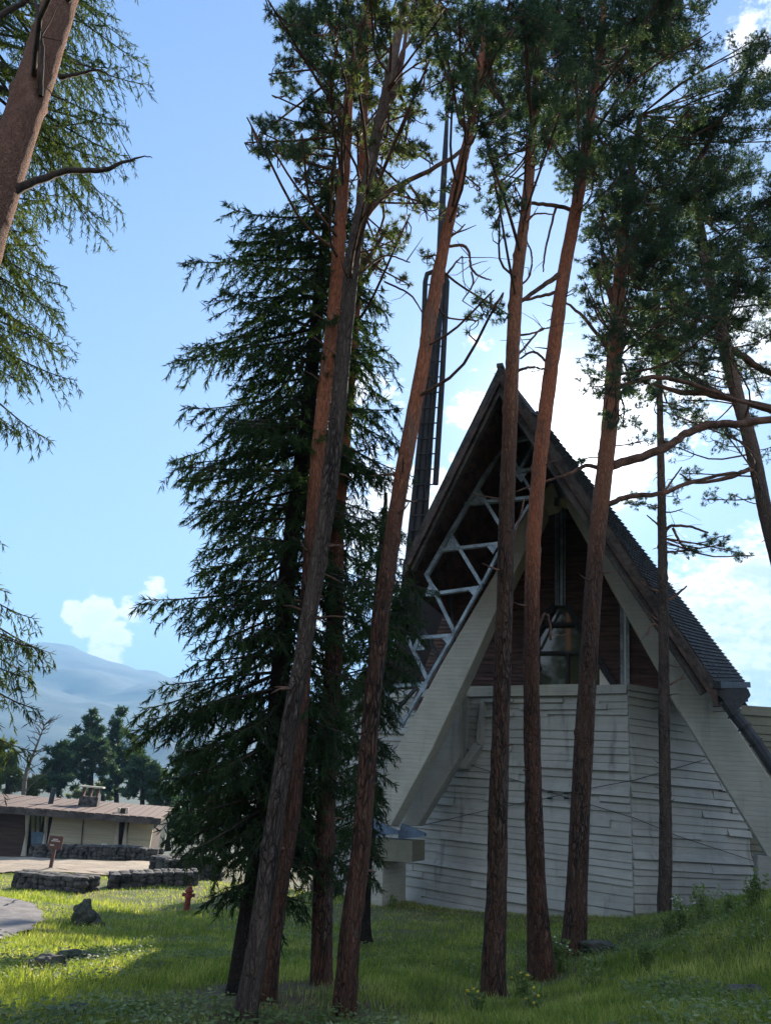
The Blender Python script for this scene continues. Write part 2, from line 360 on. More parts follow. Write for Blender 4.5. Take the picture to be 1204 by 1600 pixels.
def glass_mat(name, reflect_tint=(.05, .06, .035), rough=.04):  # green base colour stands in for trees reflected in the panes
    m, t, b = new_mat(name)
    b.inputs['Base Color'].default_value = (*reflect_tint, 1); b.inputs['Roughness'].default_value = rough; b.inputs['Specular IOR Level'].default_value = .5
    b.inputs['IOR'].default_value = 1.65
    geo = t.new('ShaderNodeNewGeometry'); n = t.new('ShaderNodeTexNoise', _Scale=1.3, _Detail=1.0); t.link(geo.outputs['Position'], n.inputs['Vector'])
    bp = t.new('ShaderNodeBump'); bp.inputs['Strength'].default_value = .05; bp.inputs['Distance'].default_value = .03
    t.link(n.outputs[0], bp.inputs['Height']); t.link(bp.outputs[0], b.inputs['Normal'])
    return m
MT['glass'] = glass_mat('window_glass')

# roof tiles: real shingle courses are modelled; this gives them their weathered surface
MT['tiles'] = basic('grey_roof_tiles', (.05, .046, .044), .75, var=.5, scale=5, bump=.3, bscale=20, spec=.5)

# ------------------------------------------------------------------ ground
CP = []
def cp(px, py, Y): CP.append(at(px, py, Y))
for a in [(536, 1594, 7.5), (386, 1612, 7.2), (368, 1552, 8.8), (502, 1537, 9.1), (768, 1562, 9.1), (845, 1528, 10.9), (895, 1495, 12.5),
          (1037, 1446, 17.5), (990, 1433, 20.6), (720, 1421, 24.3), (590, 1412, 22.9), (292, 1427, 23), (130, 1452, 16.5), (0, 1472, 13.5), (0, 1404, 20),
          (75, 1388, 27), (230, 1383, 28.5), (0, 1366, 32), (220, 1367, 32), (20, 1338, 43), (235, 1341, 43), (400, 1392, 27), (900, 1431, 22.0),
          (1204, 1604, 6.3), (1000, 1604, 6.6), (800, 1604, 6.9), (1204, 1402, 14.5), (1120, 1415, 16.5), (0, 1604, 7.2), (200, 1604, 7.1), (1160, 1420, 11.0),
          (1090, 1470, 11.5), (1204, 1500, 8.6), (230, 1480, 13.5)]: cp(*a)
for p in [(0, 0, 0), (4, -3, .3), (-4, -3, -.1), (0, -14, .6), (14, 0, 1.1), (-12, 3, -.6), (18, -12, 1.5), (-16, -10, 0), (22, 14, .9), (14, 20, -.3), (22, 30, -.2), (14, 34, -.8), (0, 36, -2.2), (-26, 14, -1.9), (-30, 40, -3.2), (0, 60, -3.6), (40, 60, 0), (-40, 80, -6), (40, 100, -3), (-10, 100, -7), (48, 10, 2)]:
    CP.append(np.array(p, float))
CP = np.array(CP)
def _phi(r): return r * r * np.log(r + 1e-6)
def _tps(C, lam=.02):
    n = len(C); Dm = np.linalg.norm(C[:, None, :2] - C[None, :, :2], axis=2)
    A = np.zeros((n + 3, n + 3)); A[:n, :n] = _phi(Dm) + lam * np.eye(n) * 10
    A[:n, n] = 1; A[:n, n + 1:] = C[:, :2]; A[n, :n] = 1; A[n + 1:, :n] = C[:, :2].T
    b = np.zeros(n + 3); b[:n] = C[:, 2]
    return np.linalg.solve(A, b)
_w = _tps(CP)
def H(xy):
    """ground height at (n,2) points"""
    xy = np.atleast_2d(np.asarray(xy, float)); q = xy.copy()
    r0 = np.linalg.norm(q, axis=1); s = np.minimum(1, 95 / (r0 + 1e-6)); q *= s[:, None]
    z = np.empty(len(q))
    for k in range(0, len(q), 20000):
        qq = q[k:k + 20000]; Dm = np.linalg.norm(qq[:, None, :] - CP[None, :, :2], axis=2)
        z[k:k + 20000] = _phi(Dm) @ _w[:len(CP)] + _w[len(CP)] + qq @ _w[len(CP) + 1:]
    t = np.clip((r0 - 85) / 120, 0, 1); z = z * (1 - t) + (-14) * t
    P3 = np.c_[xy, np.zeros(len(xy))]
    z = z + (vnoise(P3 * .8, 3) - .5) * .10 + (vnoise(P3 * 2.6, 5) - .5) * .05
    return z
def gz(x, y): return float(H([[x, y]])[0])
def ghit(px, py):
    d = ray(px, py); ts = np.linspace(3, 130, 1300); P = EYE + ts[:, None] * d
    z = H(P[:, :2]); k = np.argmax(P[:, 2] < z)
    if P[k, 2] >= z[k]: return P[-1]
    return P[k]
g1 = np.arange(-30, 30.01, .3); far = 30 + np.cumsum(.4 * 1.18 ** np.arange(1, 50)); far = far[far < 9000]
gx = np.concatenate([-far[::-1], g1, far]); gy = np.concatenate([-far[::-1], np.arange(-30, 50.01, .3), 50 + (far - 30)])
X, Y_ = np.meshgrid(gx, gy, indexing='ij'); Z = H(np.c_[X.ravel(), Y_.ravel()])
i, j = np.meshgrid(np.arange(len(gx) - 1), np.arange(len(gy) - 1), indexing='ij'); b = (i * len(gy) + j).ravel()
m, t, bs = new_mat('forest_ground')
geo = t.new('ShaderNodeNewGeometry')
n1_ = t.new('ShaderNodeTexNoise', _Scale=.45, _Detail=5.0, _Roughness=.6); t.link(geo.outputs['Position'], n1_.inputs['Vector'])
n2_ = t.new('ShaderNodeTexNoise', _Scale=14.0, _Detail=5.0, _Roughness=.7); t.link(geo.outputs['Position'], n2_.inputs['Vector'])
c = t.mix(t.smooth(n1_.outputs[0], .42, .62), (.08, .105, .03), (.15, .12, .06))
c = t.mix(t.smooth(n2_.outputs[0], .35, .7), c, (.08, .062, .035))
ln_ = t.new('ShaderNodeVectorMath', operation='LENGTH'); t.link(geo.outputs['Position'], ln_.inputs[0])
c = t.mix(t.smooth(ln_.outputs['Value'], 48, 70), c, (.025, .04, .018))
t.link(c, bs.inputs['Base Color']); bs.inputs['Roughness'].default_value = .95
bp = t.new('ShaderNodeBump'); bp.inputs['Strength'].default_value = .8; bp.inputs['Distance'].default_value = .06; t.link(n2_.outputs[0], bp.inputs['Height']); t.link(bp.outputs[0], bs.inputs['Normal'])
tag(mesh_np('ground', np.c_[X.ravel(), Y_.ravel(), Z], np.stack([b, b + len(gy), b + len(gy) + 1, b + 1], 1), m, smooth=True), kind='structure')

def draped(name, pix, mat, off, rings=14, seg=90, kind='structure', jag=.12):
    P = np.array([ghit(*p)[:2] for p in pix]); n = len(P)
    tt = np.linspace(0, n, seg, endpoint=False); k = tt.astype(int); fr = (tt - k)[:, None]
    p0, p1, p2, p3 = P[(k - 1) % n], P[k % n], P[(k + 1) % n], P[(k + 2) % n]
    B = .5 * ((2 * p1) + (-p0 + p2) * fr + (2 * p0 - 5 * p1 + 4 * p2 - p3) * fr ** 2 + (-p0 + 3 * p1 - 3 * p2 + p3) * fr ** 3)
    B = B + (rng.random(B.shape) - .5) * jag
    c = B.mean(0); V = [c[None]]
    for r in range(1, rings + 1): V.append(c + (B - c) * r / rings)
    XY = np.concatenate(V); Vv = np.c_[XY, H(XY) + off]
    Fs = [[0, 1 + s, 1 + (s + 1) % seg] for s in range(seg)]
    Fq = [[1 + r * seg + s, 1 + (r + 1) * seg + s, 1 + (r + 1) * seg + (s + 1) % seg, 1 + r * seg + (s + 1) % seg] for r in range(rings - 1) for s in range(seg)]
    tag(mesh_np(name, Vv, [np.array(Fs), np.array(Fq)], mat, smooth=True), kind=kind)
    return B
PATH = draped('path', [(-260, 1392), (-100, 1396), (0, 1404), (36, 1411), (60, 1424), (66, 1438), (54, 1453), (28, 1464), (0, 1473), (-120, 1500), (-300, 1520)], MT['asphalt'], .05)
COURT = draped('gravel_forecourt', [(-250, 1341), (0, 1341), (130, 1346), (250, 1350), (285, 1362), (240, 1370), (160, 1369), (0, 1366), (-250, 1362)], MT['gravel'], .06, jag=.3)

def inpoly(Q, P):
    x, y = Q[:, 0], Q[:, 1]; r = np.zeros(len(Q), bool); n = len(P)
    for a in range(n):
        x1, y1 = P[a]; x2, y2 = P[(a + 1) % n]
        c = ((y1 > y) != (y2 > y)) & (x < (x2 - x1) * (y - y1) / (y2 - y1 + 1e-12) + x1); r ^= c
    return r

# ------------------------------------------------------------------ mountain
def mountain(name, pix, Y, base_z, depth, seed, mat, label):
    P = [at(px, py, Y) for px, py in pix]; n = 160
    xs = np.linspace(P[0][0], P[-1][0], n); zs = np.interp(xs, [p[0] for p in P], [p[2] for p in P])
    rows = 40; V = []
    for r in range(rows + 1):
        f = r / rows
        Q = np.c_[xs, np.full(n, Y - depth * (1 - f)), np.zeros(n)]
        rid = (np.abs(vnoise(Q / 260 + 7, seed) - .5) * 2 * 90 + vnoise(Q / 80, seed + 1) * 30 + vnoise(Q / 25, seed + 2) * 12)
        z = base_z + (zs - base_z) * f ** 1.25 + rid * math.sin(math.pi * min(1, f * 1.0)) * .9 + (vnoise(Q / 30, 9) - .5) * 14 * f
        V.append(np.c_[xs, Q[:, 1], z])
    for r in range(1, 12):
        V.append(np.c_[xs, np.full(n, Y + 60 * r), V[rows][:, 2] - 35 * r])
    V = np.concatenate(V); R_ = rows + 12
    ii, jj = np.meshgrid(np.arange(R_ - 1), np.arange(n - 1), indexing='ij'); b = (ii * n + jj).ravel()
    return tag(mesh_np(name, V, np.stack([b, b + 1, b + n + 1, b + n], 1), mat, smooth=True), kind='structure')
MT['mountain'] = basic('forested_slope', (.03, .055, .04), .95, var=.6, scale=.012, bump=0, col2=(.004, .012, .012))
mountain('mountain', [(-900, 900), (-500, 960), (-250, 930), (0, 1012), (60, 1005), (95, 1004), (120, 1012), (150, 1025), (190, 1038), (240, 1050), (330, 1075), (430, 1110), (560, 1150), (700, 1185), (900, 1215), (1200, 1230), (1500, 1200)], 3600, -40, 2300, 4, MT['mountain'], '')

# ------------------------------------------------------------------ church
az = R(22)
rd = np.array([math.sin(az), math.cos(az), 0]); fd = np.array([math.cos(az), -math.sin(az), 0]); up = np.array([0, 0, 1.0])
S0 = at(600, 1250, 22.5)
def SP(px, py, k=0.0): return onpl(px, py, S0 + rd * k, rd)      # point on the gable plane shifted k metres along the ridge
base_z = gz(0.3, 22.5)
church = empty('church', (3, 26, gz(3, 26)), 'steep gabled concrete church with raking white struts and brown board gable', 'church')

def planked(mb, p0, p1, z0, z1, nrm, seed, ch=.20, out=.06):
    """board-formed concrete: overlapping courses of planks, each a wedge, between p0 and p1"""
    rnd = random.Random(seed); L = np.linalg.norm((p1 - p0)[:2]); d = (p1 - p0) / L; d[2] = 0
    mb.prism([np.array([*p0[:2], z0]), np.array([*p1[:2], z0]), np.array([*p1[:2], z1]), np.array([*p0[:2], z1])], -nrm * .35)
    z = z0
    while z < z1 - .02:
        h = min(ch * rnd.uniform(.78, 1.2), z1 - z)
        if z1 - z - h < .08: h = z1 - z
        x = 0.0
        while x < L:
            l = rnd.uniform(1.3, 5.0); x2 = min(L, x + l)
            if L - x2 < .5: x2 = L
            o = out * (rnd.uniform(.35, 1.2) if rnd.random() < .85 else rnd.uniform(1.4, 2.0)); ot = o * rnd.uniform(.1, .8); dz = rnd.uniform(-.028, .028)
            sag0, sag1 = rnd.uniform(-.02, .02), rnd.uniform(-.02, .02)
            a = np.array([*p0[:2], 0]) + d * x; b = np.array([*p0[:2], 0]) + d * x2
            V = [a + up * (z + .02 + dz + sag0), b + up * (z + .02 + dz + sag1), b + up * (z + h + dz), a + up * (z + h + dz)]
            V = V + [V[0] + nrm * o, V[1] + nrm * o, V[2] + nrm * ot, V[3] + nrm * ot]
            # a thin lip under the plank gives the dark shadow joint
            mb.add(V, [(4, 5, 6, 7), (0, 1, 5, 4), (3, 7, 6, 2), (0, 4, 7, 3), (1, 2, 6, 5)])
            x = x2
        z += h
Cc = at(990, 1433, 20.6); C2 = Cc[:2]
top = at(990, 1071, 20.6)[2]
def wdir(a): return np.array([math.sin(R(a)), math.cos(R(a)), 0])
d1 = wdir(-50); d2 = wdir(66); d3 = wdir(97)
pC = np.array([*C2, 0.0]); pL = pC + d1 * 10.6
# where the second facet meets the third
k2 = 4.1; pR = pC + d2 * k2; pRR = pR + d3 * 16
def nout(d):
    n = np.array([-d[1], d[0], 0]); return n if n.dot(EYE - pC) > 0 else -n
zb = -3.2
mb = MB(); planked(mb, pL, pC, zb, top, nout(d1), 3); mb.build('board_wall', MT['concrete'], church)
mb = MB(); planked(mb, pC, pR, zb, top, nout(d2), 5, out=.06); mb.build('board_wall', MT['concrete'], church)
mb = MB(); planked(mb, pR, pRR, zb, top - .05, nout(d3), 8, out=.055); o = mb.build('side_wall', MT['concrete_old'], church); o['label'] = 'darker stained board wall at the right'  # darker, olive-toned concrete than the other facets
# coping lip and the stepped concrete bracket on the left facet
def F1(px, py, k=0.0): return onpl(px, py, pC + nout(d1) * k, nout(d1))
nd1 = nout(d1)
mb = MB()
a, b_ = F1(716, 1084, .2), F1(908, 1076, .2)
mb.prism([np.array([*a[:2], top + .02]), np.array([*b_[:2], top + .02]), np.array([*b_[:2], top - .28]), np.array([*a[:2], top - .28])], -nd1 * .45)
a, b_ = F1(756, 1100, .12), F1(878, 1098, .12); zt = top - .36
mb.prism([np.array([*a[:2], zt]), np.array([*b_[:2], zt]), np.array([*b_[:2], zt - .1]), np.array([*a[:2], zt - .1])], -nd1 * .1)
mb.build('coping', MT['strut'], church)
mb = MB()
def strip(P, w): mb.prism([F1(*p, w) for p in P], -nd1 * (w + .02))
strip([(719, 1084), (725, 1084), (721, 1190), (715, 1200)], .34)
strip([(721, 1190), (714, 1200), (726, 1201), (728, 1190)], .3)
strip([(740, 1160), (750, 1166), (727, 1201), (719, 1192)], .28)
strip([(750, 1094), (755, 1094), (750, 1164), (743, 1160)], .22)
strip([(753, 1092), (800, 1092), (800, 1097), (757, 1097)], .2)
strip([(770, 1115), (800, 1114), (800, 1119), (752, 1120)], .14)
mb.build('bracket', MT['concrete'], church)

# the brown siding: horizontal boards as real overlapping slats clipped to the gable outline
def clip_slats(poly, z_step, out_, nrm, mat, name):
    """poly of points in one vertical plane (normal nrm): horizontal wedge slats filling it"""
    P = np.array(poly); o = P[0]; u = np.cross(up, nrm); u /= np.linalg.norm(u)
    Q = np.c_[(P - o) @ u, P[:, 2]]; mb = MB(); z = Q[:, 1].min(); rnd = random.Random(4)
    def xr(zz):
        xs = []
        for a in range(len(Q)):
            q1, q2 = Q[a], Q[(a + 1) % len(Q)]
            if (q1[1] - zz) * (q2[1] - zz) < 0: xs.append(q1[0] + (zz - q1[1]) / (q2[1] - q1[1]) * (q2[0] - q1[0]))
        xs.sort(); return [(xs[k], xs[k + 1]) for k in range(0, len(xs) - 1, 2)]
    while z < Q[:, 1].max():
        A, B = xr(z + .01), xr(z + z_step - .01)
        if len(A) == len(B):
            for (a0, a1), (b0, b1) in zip(A, B):
                o1 = out_ * rnd.uniform(.8, 1.2)
                base = np.array([*o[:2], 0])
                V = [base + u * a0 + up * z, base + u * a1 + up * z, base + u * b1 + up * (z + z_step), base + u * b0 + up * (z + z_step)]
                V = [V[0] + nrm * o1, V[1] + nrm * o1, V[2] + nrm * .004, V[3] + nrm * .004, V[0], V[1]]
                mb.add(V, [(0, 1, 2, 3), (4, 5, 1, 0)])
        z += z_step
    return mb.build(name, mat, church)
kW = 2.6; nW = -rd
def WP(px, py, k=kW): return SP(px, py, k)
# siding panels left of the slit, right of it, and far right; the window cuts them
clip_slats([WP(792, 742), WP(867, 742), WP(866, 945), WP(842, 985), WP(822, 1100), WP(640, 1110), WP(700, 940)], .125, .035, nW, MT['siding'], 'board_siding')
clip_slats([WP(882, 742), WP(912, 760), WP(1120, 1100), WP(972, 1100), WP(912, 1008), WP(882, 946)], .125, .035, nW, MT['siding'], 'board_siding')
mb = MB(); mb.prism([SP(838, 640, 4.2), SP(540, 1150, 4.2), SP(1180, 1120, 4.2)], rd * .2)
mb.build('light_block_panel', MT['interior'], church)  # dark sheet added behind the gable so no light comes through
# centre window
mb = MB(); mb.prism([WP(867, 946, kW + .12), WP(882, 946, kW + .12), WP(972, 1100, kW + .12), WP(815, 1100, kW + .12), WP(842, 985, kW + .12)], rd * .03)
win = mb.build('gable_window', MT['glass'], church)
mb = MB()
for a, b_, w in [((866, 944), (838, 990), .16), ((838, 990), (838, 1100), .1), ((883, 944), (975, 1098), .16), ((846, 976), (905, 975), .09), ((838, 1020), (925, 1020), .07), ((886, 1020), (886, 1098), .08)]:
    mb.beam(WP(*a, kW - .02), WP(*b_, kW - .02), w, .16, rd)
mb.build('window_frame', MT['steel_dark'], win)
mb = MB(); mb.prism([WP(936, 1034, kW + .1), WP(966, 1078, kW + .1), WP(966, 1100, kW + .1), WP(936, 1100, kW + .1)], rd * .01); mb.build('lit_interior_patch', MT['white'], win)  # white patch painted for the lit room behind the glass
# tall slit of steel profiles
mb = MB()
for x0, x1, w in [(868, 868, .045), (871.5, 871.5, .035), (877, 877, .09), (882, 882, .035)]:
    mb.beam(WP(x0, 775, kW - .06), WP(x1, 946, kW - .06), w, .14, rd)
mb.build('slit_frame', MT['steel'], church)
mb = MB(); mb.prism([WP(866, 770, kW + .05), WP(884, 770, kW + .05), WP(884, 948, kW + .05), WP(866, 948, kW + .05)], rd * .03); mb.build('slit_window', MT['glass'], church)
mb = MB()
for x0 in (970.5, 979.5): mb.beam(WP(x0, 930, kW - .06), WP(x0 + 1, 1098, kW - .06), .09, .1, rd)
mb.build('slit_frame', MT['steel'], church)
mb = MB(); mb.prism([WP(972, 935, kW - .08), WP(978, 950, kW - .08), WP(979, 1098, kW - .08), WP(972, 1098, kW - .08)], rd * .02); mb.build('slit_window', MT['white'], church)
mb = MB(); mb.beam(WP(715, 1081, kW - .1), WP(812, 1078, kW - .1), .08, .1, rd); mb.beam(WP(812, 1078, kW - .1), WP(842, 1040, kW - .1), .07, .1, rd); mb.build('sill_rail', MT['steel_dark'], church)

# raking struts (front pair and the inner left one)
def strut(P, k, dep, name='raking_strut', mat=None, label=None):
    mb = MB(); mb.prism([SP(*p, k) for p in P], rd * dep); o = mb.build(name, mat or MT['strut'], church)
    bv = o.modifiers.new('edge', 'BEVEL'); bv.width = .025; bv.segments = 2; bv.limit_method = 'ANGLE'
    if label: o['label'] = label
    return o
strut([(586, 1288), (600, 1206), (688, 1040), (773, 895), (822, 793), (848, 772), (850, 800), (826, 849), (773, 957), (736, 1040), (675, 1170), (610, 1291)], 0, .75)
strut([(882, 784), (908, 768), (949, 849), (997, 913), (1073, 1022), (1115, 1085), (1204, 1218), (1330, 1410), (1235, 1410), (1197, 1336), (1049, 1091), (1027, 1046), (947, 904), (922, 855)], 0, .75)
strut([(627, 1290), (640, 1250), (700, 1130), (716, 1085), (722, 1085), (717, 1183), (652, 1291)], 1.3, .6, mat=MT['concrete_dark'])
# apex node
mb = MB(); mb.prism([SP(*p, -.05) for p in [(846, 772), (862, 752), (897, 748), (914, 768), (890, 782), (872, 778), (866, 786), (848, 792)]], rd * .8); mb.build('apex_joint', MT['strut'], church)
mb = MB()
mb.beam(SP(864, 748, -.2), SP(874, 778, -.2), .09, .1, rd); mb.beam(SP(874, 758, -.2), SP(886, 774, -.2), .08, .1, rd)
mb.beam(SP(850, 752, -.25), SP(900, 744, -.25), .12, .2, rd); mb.beam(SP(886, 745, -.2), SP(902, 722, -.2), .09, .1, rd); mb.beam(SP(870, 778, -.15), SP(868, 790, -.15), .12, .1, rd)
mb.build('apex_bracket', MT['steel_dark'], church)
# steel shoes, cross beam and pier
for P, k in (([(582, 1281), (622, 1298), (621, 1303), (578, 1308)], -.1), ([(627, 1286), (664, 1302), (663, 1307), (621, 1311)], .3)):
    mb = MB(); mb.prism([SP(*p, k) for p in P], rd * .12); mb.build('steel_shoe', MT['shoe'], church)
mb = MB(); mb.prism([SP(*p, -.1) for p in [(574, 1309), (644, 1314), (643, 1347), (573, 1344)]], rd * 1.1); mb.build('cross_beam', MT['concrete_old'], church)
mb = MB(); mb.prism([SP(*p, -.02) for p in [(577, 1344), (598, 1345), (596, 1440), (567, 1440)]], rd * 1.9); mb.build('pier', MT['strut'], church)
mb = MB(); mb.prism([SP(*p, -.05) for p in [(1183, 1336), (1300, 1350), (1300, 1500), (1180, 1500)]], rd * 1.2); mb.build('pier', MT['concrete_dark'], church)
# tie rods with turnbuckles
def F1o(px, py): return F1(px, py, .16)
mb = MB()
def rod(pts):
    P = [onpl(px, py, pC + n_ * .14, n_) for px, py, n_ in pts]
    mb = MB()
    for a, b_ in zip(P[:-1], P[1:]): mb.tube([a, b_], .010, 5)
    return mb
n1w, n2w = nout(d1), nout(d2)
rods = [rod([(658, 1290, n1w), (760, 1266, n1w), (860, 1246, n1w), (888, 1238, n1w), (990, 1219, n1w)]), rod([(990, 1219, n2w), (1042, 1204, n2w), (1100, 1187, n2w)])]
rods += [rod([(735, 1195, n1w), (860, 1238, n1w), (888, 1247, n1w), (990, 1278, n1w)]), rod([(990, 1278, n2w), (1060, 1307, n2w), (1185, 1348, n2w)])]
for px, py, q in ((858, 1237, 2), (884, 1239, 0), (858, 1247, 0), (884, 1247, 2)):
    a = F1(px - 3, py, .14); b_ = F1(px + 3, py, .14); rods[q].tube([a, b_], .035, 6)
for mb in rods: mb.build('tie_rod', MT['steel_dark'], church)

# steel lattice of the left gable, on a plane just in front of the struts
lk = -1.8
def LP(p): return SP(*p, lk)
outer = [(792, 682), (780, 700), (745, 765), (703, 835), (667, 900), (686, 937), (710, 988), (667, 1062)]
mb = MB()
def bars(pts, w=.13):
    w *= .72
    for a, b_ in pts: mb.beam(LP(a), LP(b_), w, .14, rd)
bars([((796, 676), (745, 765)), ((745, 765), (703, 835)), ((703, 835), (666, 900))], .15)
bars([((745, 762), (784, 826)), ((703, 833), (752, 914)), ((666, 898), (710, 988)), ((636, 995), (668, 1062)), ((598, 1076), (630, 1134))], .13)
bars([((666, 930), (752, 918)), ((726, 788), (830, 778)), ((690, 860), (778, 850)), ((655, 997), (707, 993)), ((607, 1073), (667, 1068)), ((800, 740), (842, 731)), ((802, 690), (838, 681))], .12)
bars([((842, 680), (812, 735)), ((803, 722), (832, 772)), ((826, 790), (797, 838)), ((796, 830), (754, 912)), ((752, 914), (706, 996)), ((706, 996), (664, 1070)), ((664, 1070), (626, 1136))], .10)
mb.build('lattice', MT['steel'], church)
def gusset(*P):
    mb = MB(); mb.prism([SP(*p, lk - .09) for p in P], rd * .02); mb.build('gusset_plate', MT['steel'], church)
for p in ((745, 773), (703, 845), (672, 915), (650, 1005)):                 # gusset plates
    gusset((p[0] - 8, p[1] + 12), (p[0] + 1, p[1] - 8), (p[0] + 14, p[1] + 10))
for p in ((812, 740), (768, 852), (738, 918), (698, 995), (658, 1069)):
    gusset((p[0] - 8, p[1] + 2), (p[0] + 10, p[1] - 1), (p[0] + 2, p[1] + 14))
mb = MB()
for a, b_ in [((703, 900), (712, 1080)), ((712, 1080), (660, 980)), ((668, 1062), (700, 1000)), ((610, 1120), (690, 1030)), ((590, 1100), (640, 1050))]:
    mb.beam(SP(*a, 1.6), SP(*b_, 1.6), .1, .1, rd)
mb.build('inner_lattice', MT['steel_dark'], church)

# roof
A = SP(780, 571, -4.3); L_ = SP(629, 880, -2.0); Fv = SP(1118, 1072, -1.0); G = SP(1166, 1070, 4.2)
A2 = A + rd * 17; L2 = L_ + rd * 15
def slab(P, n_in, th, name, mat):
    mb = MB(); mb.prism(P, up * -th * 1.75); return mb.build(name, mat, church)
nl = np.cross(L_ - A, rd); nl /= np.linalg.norm(nl); nl = nl if nl[2] < 0 else -nl
slab([A, L_, L2, A2], nl, .30, 'left_roof_slope', MT['soffit'])
nr = np.cross(Fv - A, G - A); nr /= np.linalg.norm(nr); nr = nr if nr[2] < 0 else -nr
slab([A, Fv, G], nr, .28, 'right_roof_slope', MT['soffit'])
n_r2 = np.cross(G - A, A2 - A); n_r2 /= np.linalg.norm(n_r2); n_r2 = n_r2 if n_r2[2] < 0 else -n_r2
slab([A, G, A2], n_r2, .28, 'right_roof_slope', MT['soffit'])
# soffit planking ribs under the left slope
mb = MB()
for s in np.linspace(.04, .97, 26):
    a = A + (L_ - A) * s - up * .54; mb.beam(a + rd * .25, a + rd * 9, .03, .03, nl)
mb.build('soffit_boards', MT['soffit'], church)
# tiles on the visible right facet: courses parallel to the eave, each tile a small wedge
mb = MB(); ncs = 84; rt = random.Random(2)
for c_ in range(ncs):
    f0, f1 = c_ / ncs, (c_ + 1) / ncs
    if f1 < .16: continue
    a0, b0 = A + (Fv - A) * f1, A + (G - A) * f1
    a1, b1 = A + (Fv - A) * f0, A + (G - A) * f0
    nt = max(1, int(np.linalg.norm(b0 - a0) / .26))
    for q in range(nt):
        s0, s1 = q / nt + .012, (q + 1) / nt - .012
        o1 = .05 + rt.uniform(0, .015)
        V = [a0 + (b0 - a0) * s0, a0 + (b0 - a0) * s1, a1 + (b1 - a1) * s1, a1 + (b1 - a1) * s0]
        V = [V[0] - nr * o1, V[1] - nr * o1, V[2] - nr * .008, V[3] - nr * .008, V[0], V[1], V[2], V[3]]
        mb.add(V, [(0, 1, 2, 3), (4, 5, 1, 0), (0, 3, 7, 4), (1, 5, 6, 2)])
mb.build('roof_tiles', MT['tiles'], church)
# layered verge boards
def verge(a, b_, n_in, nm):
    t_ = (b_ - a); t_ /= np.linalg.norm(t_)
    for k, (o_, w, d) in enumerate([(.04, .16, .10), (.16, .12, .05), (.27, .12, .09), (.36, .07, .13)]):
        mb = MB(); q = n_in * o_; q2 = q + n_in * w * .93
        mi = lambda v: v - t_ * (v.dot(fd) / t_.dot(fd))          # mitre at the ridge
        mb.prism([a + mi(q) - rd * d, b_ + q - rd * d, b_ + q2 - rd * d, a + mi(q2) - rd * d], rd * (d + .06 + .01 * k)); mb.build(nm, MT['fascia'], church)
verge(A, L_, nl, 'verge_board')
nrv = np.cross(Fv - A, rd); nrv /= np.linalg.norm(nrv); nrv = nrv if nrv[2] < 0 else -nrv
verge(A, Fv, nrv, 'verge_board')
mb = MB(); mb.beam(A + up * .02, A2 + up * .02, .16, .10, up); mb.build('ridge_cap', MT['fascia'], church)
# second, inner verge on the right (the roof soffit between verge and strut)
mb = MB(); mb.prism([SP(832, 650, -1.2), SP(1118, 1080, -.7), SP(1108, 1088, .9), SP(900, 760, .9), SP(840, 700, .9)], rd * .12); mb.build('inner_soffit', MT['soffit'], church)
# gutter hopper and downpipe at the right foot
mb = MB()
g0, g1_ = Fv + np.array([0, 0, .02]), G
mb.beam(g0 - rd * .1, g1_, .2, .16, up)
mb.prism([SP(*p, -.9) for p in [(1108, 1076), (1168, 1076), (1172, 1086), (1144, 1116), (1134, 1110), (1128, 1092)]], rd * .35)
mb.build('gutter', MT['steel_dark'], church)
mb = MB()
P = [SP(*p, -.8) for p in [(1136, 1100), (1146, 1116), (1162, 1136), (1180, 1160), (1204, 1196), (1300, 1340)]]
mb.tube(P, .14, 8)
for p in P[1:4]: mb.tube([p - (P[3] - P[1]) * .02, p + (P[3] - P[1]) * .02], .18, 8)
mb.build('downpipe', MT['steel_dark'], church)
mb = MB()
for y0 in (1094, 1102, 1110): mb.beam(SP(1112, y0, -.6), SP(1136, y0 - 1, -.6), .07, .2, rd)
mb.build('louvre', MT['concrete_dark'], church)

# ------------------------------------------------------------------ bell mast behind the church
YM = 31.0
mast = empty('bell_mast', at(648, 1250, YM) * np.array([1, 1, 0]) + np.array([0, 0, gz(1, 31)]), 'tall slender brown steel mast rising behind the left side of the gable', 'mast')
def MP(px, py, k=0.0): return at(px, py, YM + k)
mb = MB()
for dx, k, r0_, r1_ in [(-14, 0, .14, .08), (-7, .3, .17, .09), (0, 0, .15, .09), (7, .3, .17, .09), (14, 0, .14, .08)]:
    b0 = MP(613 + dx * 1.3, 1290, k); t0 = MP(686 + dx * .35, 428, k)
    f = np.linspace(0, 1, 30)[:, None]; mb.tube(b0 + (t0 - b0) * f, np.linspace(r0_, r1_, 30), 8)
mb.build('mast_tubes', MT['mast'], mast)
mb = MB(); mb.tube([MP(678, 600), MP(688, 430), MP(690, 330), MP(695, 240), MP(698, 180), MP(700, 90)], [.16, .24, .17, .14, .09, .04], 8)
mb.build('spire', MT['mast'], mast)
mb = MB()
mb.tube([MP(657, 640), MP(664, 440), MP(667, 428), MP(678, 424)], [.12, .12, .12, .12], 8)
mb.tube([MP(680, 757), MP(690, 600), MP(698, 440), MP(695, 430), MP(688, 426)], [.13] * 5, 8)
mb.build('side_pipes', MT['mast'], mast)
